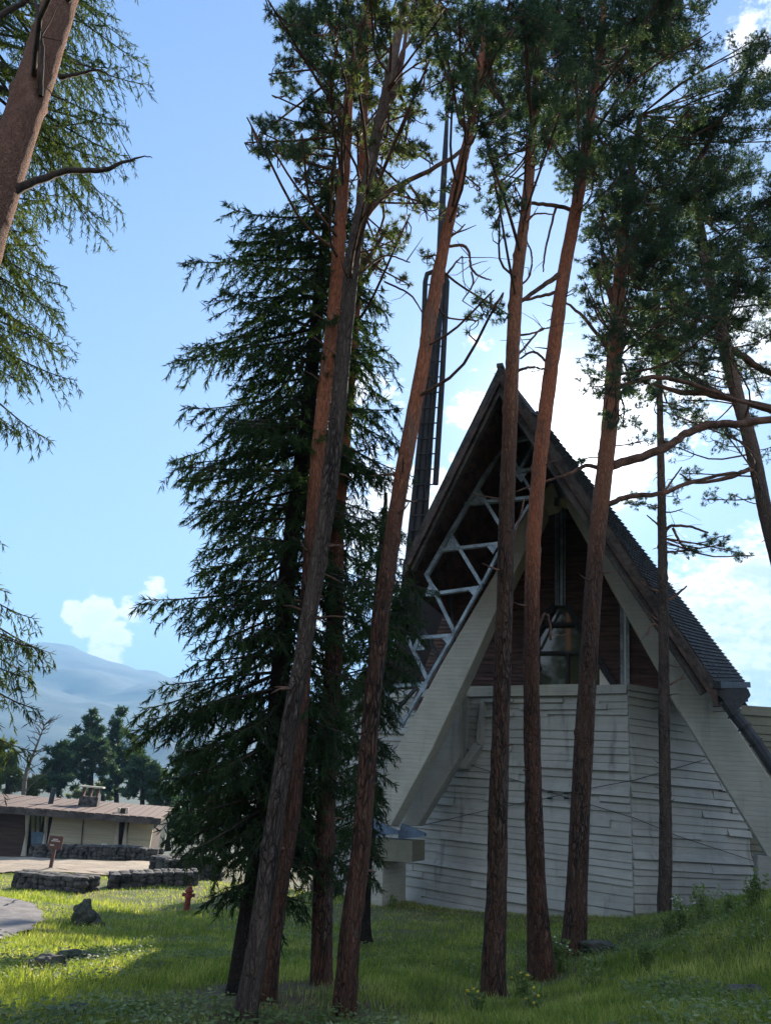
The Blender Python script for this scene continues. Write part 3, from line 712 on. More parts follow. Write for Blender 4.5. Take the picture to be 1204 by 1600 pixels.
for y in np.arange(445, 840, 24):
    mb = MB()
    f = (y - 428) / (850 - 428); xc = 686 - 33 * f
    mb.beam(MP(xc - 10 - 4 * f, y, -.12), MP(xc + 8 + 4 * f, y, -.12), .06, .06, up)
    if y < 640: mb.beam(MP(665 - (y - 440) * .035, y, 0), MP(xc, y, 0), .05, .05, up)
    if y < 760: mb.beam(MP(698 - (y - 440) * .057, y, 0), MP(xc, y, 0), .05, .05, up)
    mb.build('clamp', MT['mast'], mast)
mb = MB()
for y in np.arange(520, 760, 7):
    f = (y - 428) / (850 - 428); xc = 693 - 33 * f; mb.beam(MP(xc - 3, y, -.2), MP(xc + 3, y, -.2), .03, .03, up)
for o_ in (-3, 3): mb.beam(MP(686 + o_, 515, -.2), MP(666.5 + o_, 765, -.2), .035, .035, rd)
mb.build('ladder', MT['mast'], mast)

# ------------------------------------------------------------------ foliage templates
def rand_frames(d):
    d = d / (np.linalg.norm(d, axis=1)[:, None] + 1e-9)
    r = rng.normal(size=d.shape); a = np.cross(d, r); a /= np.linalg.norm(a, axis=1)[:, None] + 1e-9
    return a, np.cross(d, a), d
def spruce_tpl(seed=1):
    """finger-like spruce shoot of unit length along z"""
    r = np.random.default_rng(seed); T = []
    for a in (0, math.pi / 2 + .2):
        w = .068; c, s = math.cos(a), math.sin(a)
        T += [[(w * c, w * s, .35), (-w * c, -w * s, .35), (0, 0, 1)], [(w * c, w * s, .35), (0, 0, -.05), (-w * c, -w * s, .35)]]
    for k in range(8):
        z = .02 + .85 * k / 7; a = k * 2.4 + r.uniform(-.3, .3); c, s = math.cos(a), math.sin(a); l = .2
        px_, py_ = -s * .03, c * .03
        T.append([(px_, py_, z), (-px_, -py_, z + .015), (c * l, s * l, z + .17)])
    return np.array(T)
def pine_tpl(seed=1, n=15, w=.068):
    """brush of long needles round a short shoot, radius ~1"""
    r = np.random.default_rng(seed); T = []
    for k in range(n):
        z0 = r.uniform(-.5, .35); a = r.uniform(0, 6.283); e = r.uniform(.1, 1.1); l = r.uniform(.7, 1.0)
        d = np.array([math.cos(a) * math.cos(e), math.sin(a) * math.cos(e), math.sin(e)]); o = np.array([0, 0, z0])
        s = np.cross(d, r.normal(size=3)); s /= np.linalg.norm(s); T.append([o + s * w, o - s * w, o + d * l])
    return np.array(T)
def scatter(tpl, P, Dv, sc):
    """instances of tpl (k,3,3) at P with axis Dv and scale sc -> V,F"""
    a, b_, d = rand_frames(Dv); k = len(tpl); t_ = tpl.reshape(-1, 3)
    V = P[:, None, :] + sc[:, None, None] * (a[:, None] * t_[None, :, 0, None] + b_[:, None] * t_[None, :, 1, None] + d[:, None] * t_[None, :, 2, None])
    V = V.reshape(-1, 3); return V.astype(np.float32), np.arange(len(V)).reshape(-1, 3)
SPT = [spruce_tpl(s) for s in range(3)]; PNT = [pine_tpl(s) for s in range(3)]
PNT_BIG = [pine_tpl(s + 9, 12, .13) for s in range(3)]
def crown_mesh(name, tpls, P, Dv, sc, mat, parent):
    n = len(P); idx = np.array_split(np.arange(n), len(tpls)); Vs = []; off = 0
    for t_, ii in zip(tpls, idx):
        V, _ = scatter(t_, P[ii], Dv[ii], sc[ii]); Vs.append(V)
    V = np.concatenate(Vs); return mesh_np(name, V, np.arange(len(V)).reshape(-1, 3), mat, parent)

def catmull(P, n):
    P = np.asarray(P, float); m_ = len(P)
    if m_ < 3: f = np.linspace(0, 1, n)[:, None]; return P[0] + (P[-1] - P[0]) * f
    Q = np.vstack([2 * P[0] - P[1], P, 2 * P[-1] - P[-2]]); tt = np.linspace(0, m_ - 1 - 1e-6, n); k = tt.astype(int); f = (tt - k)[:, None]
    p0, p1, p2, p3 = Q[k], Q[k + 1], Q[k + 2], Q[k + 3]
    return .5 * ((2 * p1) + (-p0 + p2) * f + (2 * p0 - 5 * p1 + 4 * p2 - p3) * f ** 2 + (-p0 + 3 * p1 - 3 * p2 + p3) * f ** 3)

def trunk_geo(path, Y, rough=.17, seg=26, flare=.42, step=.07, seed=0):
    """path [(px,py,width_px)] from base up; returns centre points, radii, builds bark-plated surface"""
    P = np.array([at(px, py, Y) for px, py, w in path]); dist = np.linalg.norm(P - EYE, axis=1)
    Rr = np.array([w for *_, w in path]) * dist / F / 2
    # widths in pixels grow off-axis; correct by the true viewing angle
    ca = np.array([np.dot(ray(px, py), -M[:, 2]) for px, py, w in path]); Rr = Rr * ca
    L = np.linalg.norm(P[-1] - P[0]); n = max(12, int(L / step)); C = catmull(P, n)
    zs = C[:, 2]; rr = np.interp(np.linspace(0, 1, n), np.linspace(0, 1, len(P)), Rr)
    h = zs - zs[0]; fl = 1 + flare * np.exp(-np.maximum(h, 0) / .22)
    V, Fc = tube_np(C, np.ones(n), seg)
    Cn = np.repeat(C, seg, 0); N = V - Cn
    Rv = np.repeat(rr * fl, seg)
    Q = Cn + N * np.repeat(rr, seg)[:, None]
    s = 1 / .045
    ns = (1 - np.abs(vnoise(Q * np.array([s, s, s * .28]), seed) * 2 - 1)) * .55 + vnoise(Q * np.array([9, 9, 3]), seed + 3) * .45
    kr = np.random.default_rng(seed + 77)
    for _ in range(int(L * 1.1)):                       # knots and healed branch scars
        q0 = Q[kr.integers(len(Q))]; ns = ns + .9 * np.exp(-((Q - q0) ** 2).sum(1) / .05 ** 2)
    disp = 1 + rough * (ns - .5) * np.repeat(np.clip(.09 / (rr + .001), .3, 1.0), seg) * 1.6
    lobes = 1 + .16 * np.exp(-np.repeat(np.maximum(h, 0), seg) / .35) * np.sin(np.tile(np.linspace(0, 2 * np.pi, seg, endpoint=False), n) * 5 + seed)
    V = Cn + N * (Rv * disp * lobes)[:, None]
    return C, rr, V, Fc

def mk_tree(name, base, label, cat, group=None): return empty(name, base, label, cat, group)

def pine(path, Y, bark, label, blobs=(), limbs=(), dead=(), leaf='pine', dens=1.0, ts=.078, wk=.85, group='tall pines in front of the church', seed=1, needle_n=None, limbmat='limb_red', stubs=14):
    path = [(x, y, w * wk) for x, y, w in path]
    C, rr, V, Fc = trunk_geo(path, Y, seed=seed)
    root = mk_tree('pine_tree', (C[0][0], C[0][1], gz(C[0][0], C[0][1])), label, 'tree', group)
    rnd = random.Random(seed); r_ = np.random.default_rng(seed + 50)
    mb = MB(); TP = []; TD = []
    def nearest(p, fr):
        k = int(np.argmin(np.abs(C[:, 2] - p[2]))); hd_ = np.linalg.norm(C[k][:2] - p[:2]); return int(np.argmin(np.abs(C[:, 2] - (p[2] - fr * hd_))))
    blobs = list(blobs)
    if ts < .2:
        for bl in list(blobs) * 2:
            a_ = rnd.uniform(0, 6.28); q = rnd.uniform(.8, 1.6) * bl[2]
            if bl[2] > 18: blobs.append((bl[0] + q * math.cos(a_), bl[1] + q * math.sin(a_) * .7, bl[2] * rnd.uniform(.6, .95), rnd.uniform(-2, 2), (bl[4] if len(bl) > 4 else 1) * .8))
    for bl in blobs:
        px, py, rp = bl[:3]; dY = bl[3] if len(bl) > 3 else rnd.uniform(-1.3, 1.3); dn = bl[4] if len(bl) > 4 else 1.0
        c = at(px, py, Y + dY); dist = np.linalg.norm(c - EYE); Rb = rp * dist / F
        k = nearest(c, rnd.uniform(-.25, .3)); a = C[k]
        L = np.linalg.norm(c - a); mid = (a + c) / 2 + np.array([rnd.uniform(-.1, .1), rnd.uniform(-.1, .1), rnd.uniform(-.14, .06)]) * L
        B = catmull([a, mid, c, c + (c - mid) * .35], 9); r0_ = min(rr[k] * .4, .009 + L * .009)
        mb.tube(B, np.linspace(r0_, .008, 9), 5)
        nsub = max(5, int(17 * (Rb / .55) ** 1.2)) if ts < .2 else max(5, int(9 * (Rb / .55)))
        for q in range(nsub):
            u_ = r_.normal(size=3); u_ /= np.linalg.norm(u_); u_[2] *= .75; sc_ = c + u_ * Rb * rnd.uniform(.3, 1.45)
            sp = B[rnd.randint(4, 8)]; mb.tube(catmull([sp, (sp + sc_) / 2 + r_.normal(size=3) * .05 - np.array([0, 0, .06]), sc_], 4), np.linspace(.010, .004, 4), 3)
            cr = min(.30, Rb * rnd.uniform(.16, .56)) if ts < .2 else Rb * rnd.uniform(.3, .46)
            nt = int(60 * dens * dn * (cr / .22) ** 2 * (.085 / ts) ** 2 * .62) + 3 if ts < .2 else int(115 * dens * (cr / .22) ** 2 * (.115 / ts) ** 2 * .42) + 3
            g = r_.normal(size=(nt, 3)); g /= np.linalg.norm(g, axis=1)[:, None]; g *= (r_.random((nt, 1)) ** .45) * cr; g[:, 2] *= .6
            TP.append(sc_ + g); dd = g * .6 / cr + (sc_ - c)[None] / (Rb + .01) * .5 + np.array([0, 0, .55]) + r_.normal(size=(nt, 3)) * .35; TD.append(dd)
    def draw(pp, end=.006, k=6):
        P = [at(p[0], p[1], Y + (p[3] if len(p) > 3 else 0)) for p in pp]; d = np.linalg.norm(P[0] - EYE)
        w = [p[2] * np.linalg.norm(q - EYE) / F / 2 for p, q in zip(pp, P)]; n = 5 * len(P)
        B = catmull(P, n); B[2:] += (r_.random((n - 2, 3)) - .5) * min(.03, .5 * w[0])
        mb.tube(B, np.interp(np.linspace(0, 1, n), np.linspace(0, 1, len(w)), w), k); return B
    for l in limbs: draw(l)
    for l in dead:
        B = draw(l, k=5)
        for q in range(rnd.randint(1, 4)):
            s = B[rnd.randint(len(B) // 3, len(B) - 1)]; e = s + r_.normal(size=3) * np.array([.3, .3, .2]); mb.tube([s, (s + e) / 2 + r_.normal(size=3) * .03, e], [.008, .005, .003], 4)
    # broken stubs along the bare bole
    for q in range(stubs):
        k = rnd.randint(len(C) // 5, len(C) - 2); a_ = rnd.uniform(0, 6.28); l = rnd.uniform(.08, .4); d_ = np.array([math.cos(a_), math.sin(a_), rnd.uniform(-.2, .35)])
        s = C[k] + d_ * rr[k] * .7; mb.tube([s, s + d_ * l * .6, s + d_ * l + np.array([0, 0, rnd.uniform(-.05, .08)])], [.016, .011, .005], 4)
    wood(V, Fc, mb, bark, limbmat, root)
    if TP:
        P = np.concatenate(TP); Dv = np.concatenate(TD); pr = r_.permutation(len(P)); P, Dv = P[pr], Dv[pr]
        crown_mesh('crown', PNT if ts < .2 else PNT_BIG, P, Dv, ts * r_.uniform(.75, 1.2, len(P)), MT[leaf], root)
    return root

def spruce(path, Y, envL, envR, label, z_rng, nb, leaf='spruce', seed=1, step=.085, shoot=.15, azr=None, low=0, droop=.42, dens=1.0, group='drooping spruces', front=1.0):
    C, rr, V, Fc = trunk_geo(path, Y, seed=seed, rough=.06, seg=18)
    root = mk_tree('spruce_tree', (C[0][0], C[0][1], gz(C[0][0], C[0][1])), label, 'tree', group)
    rnd = random.Random(seed); r_ = np.random.default_rng(seed + 9)
    z_rng = (z_rng[0], max(z_rng[1], min(C[-1][2] - .05, 17.5)))
    def env(e):
        Q = [at(px, py, Y) for px, py in e]; z = np.array([q[2] for q in Q]); x = np.array([q[0] for q in Q]); ax = np.interp(z, C[:, 2], C[:, 0]); o_ = np.argsort(z)
        return z[o_], np.abs(x - ax)[o_]
    zL, rL = env(envL); zR, rR = env(envR)
    mb = MB(); SPp, SD, SS = [], [], []
    zs = np.linspace(z_rng[0], z_rng[1], nb) if not low else np.r_[np.linspace(z_rng[0], z_rng[1], nb), np.linspace(z_rng[0] - .7, z_rng[0] + 1.6, low * 4)]
    for q, z0 in enumerate(zs):
        z0 += rnd.uniform(-.15, .15); a_ = q * 2.399 + rnd.uniform(-.4, .4) if azr is None else rnd.uniform(*azr)
        ca = math.cos(a_)
        def reach(z): 
            s_ = np.interp(z, zR, rR) if ca > 0 else np.interp(z, zL, rL); m_ = .5 * (np.interp(z, zR, rR) + np.interp(z, zL, rL))
            return abs(ca) * s_ + (1 - abs(ca)) * m_ * (front if math.sin(a_) < 0 else 1.0)
        L = reach(z0); L = reach(z0 - droop * .55 * L) * rnd.uniform(.72, 1.04) * (.66 + .38 * math.sin(a_ * 3 + z0 * 2.1 + seed) ** 2)
        if L < .15: continue
        k = int(np.argmin(np.abs(C[:, 2] - z0))); o_ = C[k]
        out_ = np.array([ca, math.sin(a_), 0]); dr = droop * rnd.uniform(.6, 1.35)
        f = np.linspace(0, 1, 12); zz = (-dr * L) * (f * 1.25 - .45 * f ** 3.0) + .10 * L * np.sin(f * 3.1) * .5
        sw = rnd.uniform(-.18, .18) * L; side = np.array([-out_[1], out_[0], 0])
        B = o_ + out_ * (f * L)[:, None] + up * zz[:, None] + side * (sw * f ** 2)[:, None]
        mb.tube(B, np.linspace(.012 + .008 * L, .004, 12), 5)
        s = .16 * L; sgn = 1
        T = np.gradient(B, axis=0); T /= np.linalg.norm(T, axis=1)[:, None]
        while s < L:
            ff = s / L; p = np.array([np.interp(ff, f, B[:, d_]) for d_ in range(3)]); tg = T[min(11, int(ff * 11))]
            tl = (.18 + .36 * L * (1 - ff) ** .8 * min(1, ff * 3.5)) * rnd.uniform(.6, 1.25); sgn = -sgn
            dv = tg * rnd.uniform(.5, .9) + side * sgn * rnd.uniform(.6, 1.0) + up * rnd.uniform(-.6, .02)
            dv /= np.linalg.norm(dv); g = np.linspace(0, 1, 4)
            Tw = p + dv * (g * tl)[:, None] - up * (g ** 2 * tl * rnd.uniform(.15, .55))[:, None]
            mb.tube(Tw, np.linspace(.005, .002, 4), 3)
            ns = max(3, int(tl / step * 2.9 * dens)); gg = r_.random(ns) ** .85
            pp = np.stack([np.interp(gg, g, Tw[:, d_]) for d_ in range(3)], 1)
            hang = np.array([0, 0, -.7]); dd = dv * .55 + hang * r_.uniform(.1, 1.6, (ns, 1)) + r_.normal(size=(ns, 3)) * .42
            SPp.append(pp); SD.append(dd); SS.append(shoot * r_.uniform(.6, 1.15, ns))
            s += step * rnd.uniform(.7, 1.3)
        # shoots on the bough's own tip
        ns = 10; SPp.append(B[-1] - T[-1] * r_.uniform(0, .35, (ns, 1))); SD.append(T[-1] + r_.normal(size=(ns, 3)) * .45 + up * .15); SS.append(shoot * r_.uniform(.6, 1.0, ns))
    wood(V, Fc, mb, 'spruce_bark', 'twig', root)
    P = np.concatenate(SPp); Dv = np.concatenate(SD); Sc = np.concatenate(SS); pr = r_.permutation(len(P))
    crown_mesh('crown', SPT, P[pr], Dv[pr], Sc[pr], MT[leaf], root)
    print('spruce shoots', len(P))
    return root

# ------------------------------------------------------------------ the trees
GP = 'tall pines in front of the church'
# big leaning-looking bole at the upper left edge
pine([(-422, 1640, 112), (-254, 1120, 90), (-104, 640, 76), (2, 290, 66), (98, -10, 56), (184, -300, 48)], 6.0, 'pine_near', 'thick flaky pink-brown pine bole crossing the upper left corner', blobs=[(190, -330, 60), (120, -260, 60), (230, -240, 50)],
     dead=[[(15, 303, 14), (60, 282, 11), (105, 267, 9), (165, 264, 7), (222, 245, 2), (240, 248, 1)], [(92, 120, 9), (110, 118, 6), (150, 110, 3), (172, 116, 1)], [(64, 150, 6, -.1), (67, 80, 5, -.22), (60, 30, 4, -.3), (50, -30, 3, -.35)], [(-10, 80, 9), (-2, 30, 8), (50, -4, 6)]], seed=11, group='pine trunks', stubs=6, limbmat='twig')
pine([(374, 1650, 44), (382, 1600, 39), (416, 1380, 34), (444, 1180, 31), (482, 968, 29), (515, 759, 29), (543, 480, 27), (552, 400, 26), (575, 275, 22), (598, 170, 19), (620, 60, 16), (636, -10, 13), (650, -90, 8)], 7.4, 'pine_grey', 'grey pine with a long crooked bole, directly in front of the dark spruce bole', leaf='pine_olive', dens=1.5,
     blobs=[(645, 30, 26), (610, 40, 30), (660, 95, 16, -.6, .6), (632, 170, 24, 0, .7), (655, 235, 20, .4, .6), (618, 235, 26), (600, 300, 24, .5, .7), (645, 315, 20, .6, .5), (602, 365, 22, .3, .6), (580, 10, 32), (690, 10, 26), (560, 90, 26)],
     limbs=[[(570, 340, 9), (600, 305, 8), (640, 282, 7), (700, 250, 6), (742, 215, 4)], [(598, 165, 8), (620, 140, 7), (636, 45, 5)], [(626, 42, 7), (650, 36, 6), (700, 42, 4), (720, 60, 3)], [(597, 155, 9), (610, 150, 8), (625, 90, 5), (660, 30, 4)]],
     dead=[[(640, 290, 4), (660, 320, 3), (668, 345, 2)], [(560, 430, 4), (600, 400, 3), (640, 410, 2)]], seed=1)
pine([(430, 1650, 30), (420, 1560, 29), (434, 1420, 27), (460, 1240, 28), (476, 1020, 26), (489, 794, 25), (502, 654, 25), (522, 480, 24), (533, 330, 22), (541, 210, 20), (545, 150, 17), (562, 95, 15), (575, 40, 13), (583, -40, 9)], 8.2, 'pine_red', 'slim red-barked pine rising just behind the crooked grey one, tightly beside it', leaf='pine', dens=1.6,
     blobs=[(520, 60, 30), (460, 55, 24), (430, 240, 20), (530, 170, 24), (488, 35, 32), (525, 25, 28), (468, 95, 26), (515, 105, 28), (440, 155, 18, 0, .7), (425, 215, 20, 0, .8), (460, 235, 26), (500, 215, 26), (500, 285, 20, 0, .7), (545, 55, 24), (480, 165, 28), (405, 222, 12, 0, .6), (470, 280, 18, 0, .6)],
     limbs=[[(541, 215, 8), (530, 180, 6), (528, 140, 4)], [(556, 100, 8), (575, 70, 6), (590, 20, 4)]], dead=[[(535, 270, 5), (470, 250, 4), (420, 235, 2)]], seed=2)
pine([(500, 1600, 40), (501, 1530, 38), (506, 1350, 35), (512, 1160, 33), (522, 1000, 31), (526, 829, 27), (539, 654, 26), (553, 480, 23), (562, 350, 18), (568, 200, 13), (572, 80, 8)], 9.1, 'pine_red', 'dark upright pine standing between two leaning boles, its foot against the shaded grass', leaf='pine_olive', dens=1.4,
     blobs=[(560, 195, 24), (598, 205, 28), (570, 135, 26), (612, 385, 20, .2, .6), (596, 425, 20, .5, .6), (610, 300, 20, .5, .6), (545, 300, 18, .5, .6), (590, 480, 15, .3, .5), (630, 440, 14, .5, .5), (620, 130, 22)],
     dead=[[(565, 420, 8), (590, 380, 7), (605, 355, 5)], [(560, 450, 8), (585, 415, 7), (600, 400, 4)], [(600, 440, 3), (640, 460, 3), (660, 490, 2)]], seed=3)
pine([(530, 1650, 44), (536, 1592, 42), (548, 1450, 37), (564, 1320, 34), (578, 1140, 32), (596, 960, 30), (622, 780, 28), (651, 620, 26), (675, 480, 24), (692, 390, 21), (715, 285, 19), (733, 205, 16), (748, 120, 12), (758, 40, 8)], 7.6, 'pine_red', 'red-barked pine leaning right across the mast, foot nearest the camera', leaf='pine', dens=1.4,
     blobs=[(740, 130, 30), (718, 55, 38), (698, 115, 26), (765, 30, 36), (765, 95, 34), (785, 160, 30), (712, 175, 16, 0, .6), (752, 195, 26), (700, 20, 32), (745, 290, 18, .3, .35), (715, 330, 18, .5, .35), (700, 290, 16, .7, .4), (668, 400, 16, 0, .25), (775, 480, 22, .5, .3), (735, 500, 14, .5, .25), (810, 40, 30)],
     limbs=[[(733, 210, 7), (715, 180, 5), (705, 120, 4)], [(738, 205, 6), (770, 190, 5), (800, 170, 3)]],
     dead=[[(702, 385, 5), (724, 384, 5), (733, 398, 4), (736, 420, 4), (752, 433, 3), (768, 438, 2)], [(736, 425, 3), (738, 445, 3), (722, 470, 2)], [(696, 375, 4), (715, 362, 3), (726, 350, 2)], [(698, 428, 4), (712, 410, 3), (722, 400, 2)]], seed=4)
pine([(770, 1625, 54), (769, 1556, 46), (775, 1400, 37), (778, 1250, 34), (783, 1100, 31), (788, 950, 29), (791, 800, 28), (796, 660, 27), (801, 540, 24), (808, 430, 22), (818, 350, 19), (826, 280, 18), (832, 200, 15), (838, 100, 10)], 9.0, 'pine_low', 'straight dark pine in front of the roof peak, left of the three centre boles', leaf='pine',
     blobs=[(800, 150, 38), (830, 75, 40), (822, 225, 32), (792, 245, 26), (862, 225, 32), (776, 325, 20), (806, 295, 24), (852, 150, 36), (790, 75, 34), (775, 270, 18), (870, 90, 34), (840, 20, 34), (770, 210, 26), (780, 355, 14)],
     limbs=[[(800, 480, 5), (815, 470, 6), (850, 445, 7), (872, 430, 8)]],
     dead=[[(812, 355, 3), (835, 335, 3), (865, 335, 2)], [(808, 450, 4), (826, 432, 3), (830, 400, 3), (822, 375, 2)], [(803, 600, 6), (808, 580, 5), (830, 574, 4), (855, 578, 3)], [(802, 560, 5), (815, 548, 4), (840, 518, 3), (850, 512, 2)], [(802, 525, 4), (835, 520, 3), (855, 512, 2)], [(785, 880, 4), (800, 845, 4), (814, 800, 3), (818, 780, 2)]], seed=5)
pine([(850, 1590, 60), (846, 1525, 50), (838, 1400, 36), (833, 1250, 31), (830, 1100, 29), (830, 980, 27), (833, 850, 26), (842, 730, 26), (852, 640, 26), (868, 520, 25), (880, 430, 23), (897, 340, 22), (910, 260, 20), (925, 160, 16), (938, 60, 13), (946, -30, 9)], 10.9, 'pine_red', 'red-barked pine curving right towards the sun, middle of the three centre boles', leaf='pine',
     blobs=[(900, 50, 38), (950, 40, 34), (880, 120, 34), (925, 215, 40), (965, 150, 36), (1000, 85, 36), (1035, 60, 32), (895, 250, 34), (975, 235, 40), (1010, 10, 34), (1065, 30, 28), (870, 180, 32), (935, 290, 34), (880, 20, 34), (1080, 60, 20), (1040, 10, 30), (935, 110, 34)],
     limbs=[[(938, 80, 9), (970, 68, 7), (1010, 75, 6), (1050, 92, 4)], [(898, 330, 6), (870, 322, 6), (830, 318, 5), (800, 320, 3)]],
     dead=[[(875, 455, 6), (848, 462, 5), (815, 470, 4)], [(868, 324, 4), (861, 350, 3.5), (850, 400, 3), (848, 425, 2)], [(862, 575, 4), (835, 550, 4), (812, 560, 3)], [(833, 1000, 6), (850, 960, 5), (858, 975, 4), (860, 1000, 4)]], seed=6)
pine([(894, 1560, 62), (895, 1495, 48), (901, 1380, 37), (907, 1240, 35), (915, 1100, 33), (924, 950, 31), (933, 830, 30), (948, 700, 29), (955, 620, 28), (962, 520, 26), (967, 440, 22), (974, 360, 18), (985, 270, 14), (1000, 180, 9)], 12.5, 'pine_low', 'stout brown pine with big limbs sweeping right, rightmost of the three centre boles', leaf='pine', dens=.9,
     blobs=[(960, 330, 36), (1000, 320, 40), (935, 375, 26), (1020, 270, 38), (1055, 225, 38), (1095, 190, 36), (1135, 140, 32), (1170, 125, 30), (1190, 80, 24), (940, 440, 28), (990, 410, 36), (1040, 390, 42), (925, 475, 20), (955, 540, 28), (925, 590, 18), (965, 640, 26), (1000, 560, 32), (1060, 320, 40), (1110, 270, 36), (1080, 440, 34), (1020, 480, 34), (1000, 690, 18, 0, .7), (905, 720, 8, 0, .6), (1180, 200, 26, 0, .7), (1010, 370, 34), (960, 480, 30), (985, 600, 24), (940, 520, 26), (1030, 530, 30), (1000, 450, 30), (960, 590, 26), (1010, 420, 34), (1080, 500, 28), (930, 420, 22), (1050, 300, 32)],
     limbs=[[(955, 728, 14), (1000, 714, 13), (1040, 700, 13), (1070, 678, 12), (1110, 664, 12), (1160, 662, 11), (1230, 650, 10)],
            [(950, 735, 7), (915, 728, 6), (885, 742, 5), (850, 752, 3), (800, 770, 2)],
            [(950, 788, 9), (985, 775, 8), (1030, 772, 7), (1080, 754, 6), (1130, 742, 5), (1175, 735, 3)],
            [(965, 500, 11), (955, 470, 10), (945, 430, 8), (938, 380, 4)], [(975, 390, 10), (1040, 330, 9), (1090, 250, 8), (1130, 180, 6), (1160, 130, 3)], [(970, 430, 9), (1010, 400, 8), (1060, 320, 6), (1100, 280, 4)],
            [(960, 560, 6), (915, 500, 5), (880, 470, 3)], [(965, 605, 8), (1020, 590, 7), (1080, 600, 6), (1150, 625, 5), (1204, 640, 4)]],
     dead=[[(1035, 772, 4), (1050, 750, 3), (1064, 730, 2)]], seed=7)
pine([(1036, 1490, 28), (1037, 1442, 26), (1039, 1300, 22), (1037, 1150, 20), (1036, 1000, 18.5), (1034, 850, 16), (1032, 740, 13), (1030, 640, 11), (1027, 540, 10), (1022, 440, 8), (1015, 340, 5)], 17.5, 'pine_grey', 'thin straight pine with short dead snags, standing alone against the right of the board wall', leaf='pine',
     blobs=[(1000, 505, 24), (1030, 450, 28), (1055, 560, 30), (1015, 605, 20), (1060, 640, 22, 0, .8), (1000, 785, 18, 0, .8), (1020, 790, 12, 0, .7), (1055, 775, 16, 0, .6), (1080, 858, 12, 0, 1.3), (1100, 855, 14, 0, 1.4), (1125, 850, 13, 0, 1.4), (1145, 862, 12, 0, 1.), (1160, 868, 10, 0, .8), (1065, 862, 10, 0, 1.), (1120, 840, 12, 0, 1.2), (1040, 690, 18, 0, .5)],
     dead=[[(1038, 832, 5), (1048, 822, 5), (1075, 823, 4), (1105, 832, 3)], [(1050, 825, 4), (1060, 845, 4), (1072, 860, 2)], [(1038, 862, 4), (1055, 862, 3), (1080, 860, 2)], [(1040, 940, 4), (1058, 928, 4), (1072, 915, 2)], [(1032, 925, 4), (1015, 920, 3), (1000, 908, 2)], [(1034, 985, 3), (1020, 975, 3), (1010, 993, 2)], [(1034, 800, 3), (1050, 800, 2), (1066, 795, 1.5)], [(1046, 1070, 3), (1060, 1062, 2), (1070, 1060, 1.5)], [(1028, 970, 3), (1018, 962, 2), (1012, 955, 1.5)], [(1030, 822, 3), (1010, 805, 2)]], seed=8, stubs=26)
pine([(1420, 1640, 44), (1350, 1400, 38), (1275, 1100, 31), (1204, 838, 25), (1175, 705, 24), (1146, 600, 23), (1122, 500, 20), (1105, 420, 17), (1090, 330, 12), (1080, 250, 8)], 15.5, 'pine_grey', 'pale pine leaning left into the frame from beyond the right edge', leaf='pine', dens=.7,
     blobs=[(1110, 330, 34), (1160, 320, 32), (1190, 420, 34), (1140, 440, 36), (1090, 385, 34), (1180, 520, 26, 0, .9), (1100, 520, 32), (1150, 250, 30, 0, .7), (1190, 590, 20, 0, .8), (1180, 650, 18, 0, .7), (1100, 610, 26, 0, .8), (1120, 690, 22, 0, .6), (1085, 740, 18, 0, .7), (1060, 700, 18, 0, .5), (1110, 780, 16, 0, .8), (1150, 775, 14, 0, .6), (1120, 480, 34), (1170, 460, 32), (1200, 470, 30), (1150, 500, 28), (1060, 590, 26), (1090, 570, 26), (1160, 590, 22), (1060, 480, 30), (1204, 340, 32), (1130, 560, 22, 0, .8), (1200, 700, 16, 0, .5), (1075, 660, 22, 0, .6), (1150, 380, 34)],
     limbs=[[(1140, 545, 11), (1165, 560, 10), (1185, 575, 9), (1220, 590, 8)], [(1170, 733, 7), (1140, 745, 7), (1090, 755, 4), (1060, 740, 2)], [(1150, 625, 10), (1100, 615, 9), (1060, 612, 8), (1020, 600, 4)], [(1130, 520, 6), (1090, 500, 5), (1040, 480, 3)], [(1240, 660, 14), (1200, 638, 12), (1140, 622, 9), (1080, 590, 5), (1040, 560, 3)]],
     seed=9)

spruce([(366, 1620, 44), (373, 1552, 40), (396, 1400, 36), (420, 1240, 33), (436, 1080, 30), (449, 898, 27), (466, 759, 25), (480, 654, 23), (496, 480, 18), (508, 370, 13), (518, 290, 10), (525, 225, 5)], 8.9,
       [(395, 1480), (372, 1440), (330, 1385), (245, 1320), (200, 1220), (184, 1120), (200, 1040), (218, 990), (212, 930), (222, 820), (232, 740), (240, 640), (262, 570), (278, 480), (305, 370), (365, 310), (470, 290), (520, 225)],
       [(440, 1480), (480, 1420), (560, 1310), (590, 1160), (615, 1000), (630, 860), (650, 720), (650, 600), (648, 500), (620, 430), (580, 350), (545, 280), (530, 225)],
       'broad dark spruce with drooping tiers, filling the space left of the church', (1.1, 15.4), 380, seed=21, shoot=.105, dens=3.1, low=9, front=.6)
spruce([(560, 1470, 30), (565, 1400, 28), (575, 1200, 26), (588, 1000, 22), (598, 850, 13), (603, 770, 4)], 15.5,
       [(470, 1440), (450, 1300), (440, 1150), (470, 1000), (510, 880), (575, 830), (600, 770)],
       [(600, 1440), (600, 1300), (610, 1180), (668, 1050), (690, 930), (652, 860), (622, 800), (606, 770)],
       'smaller dark green spruce tucked behind the boles, touching the left foot of the roof', (.2, 6), 150, seed=22, shoot=.15, dens=1.3)
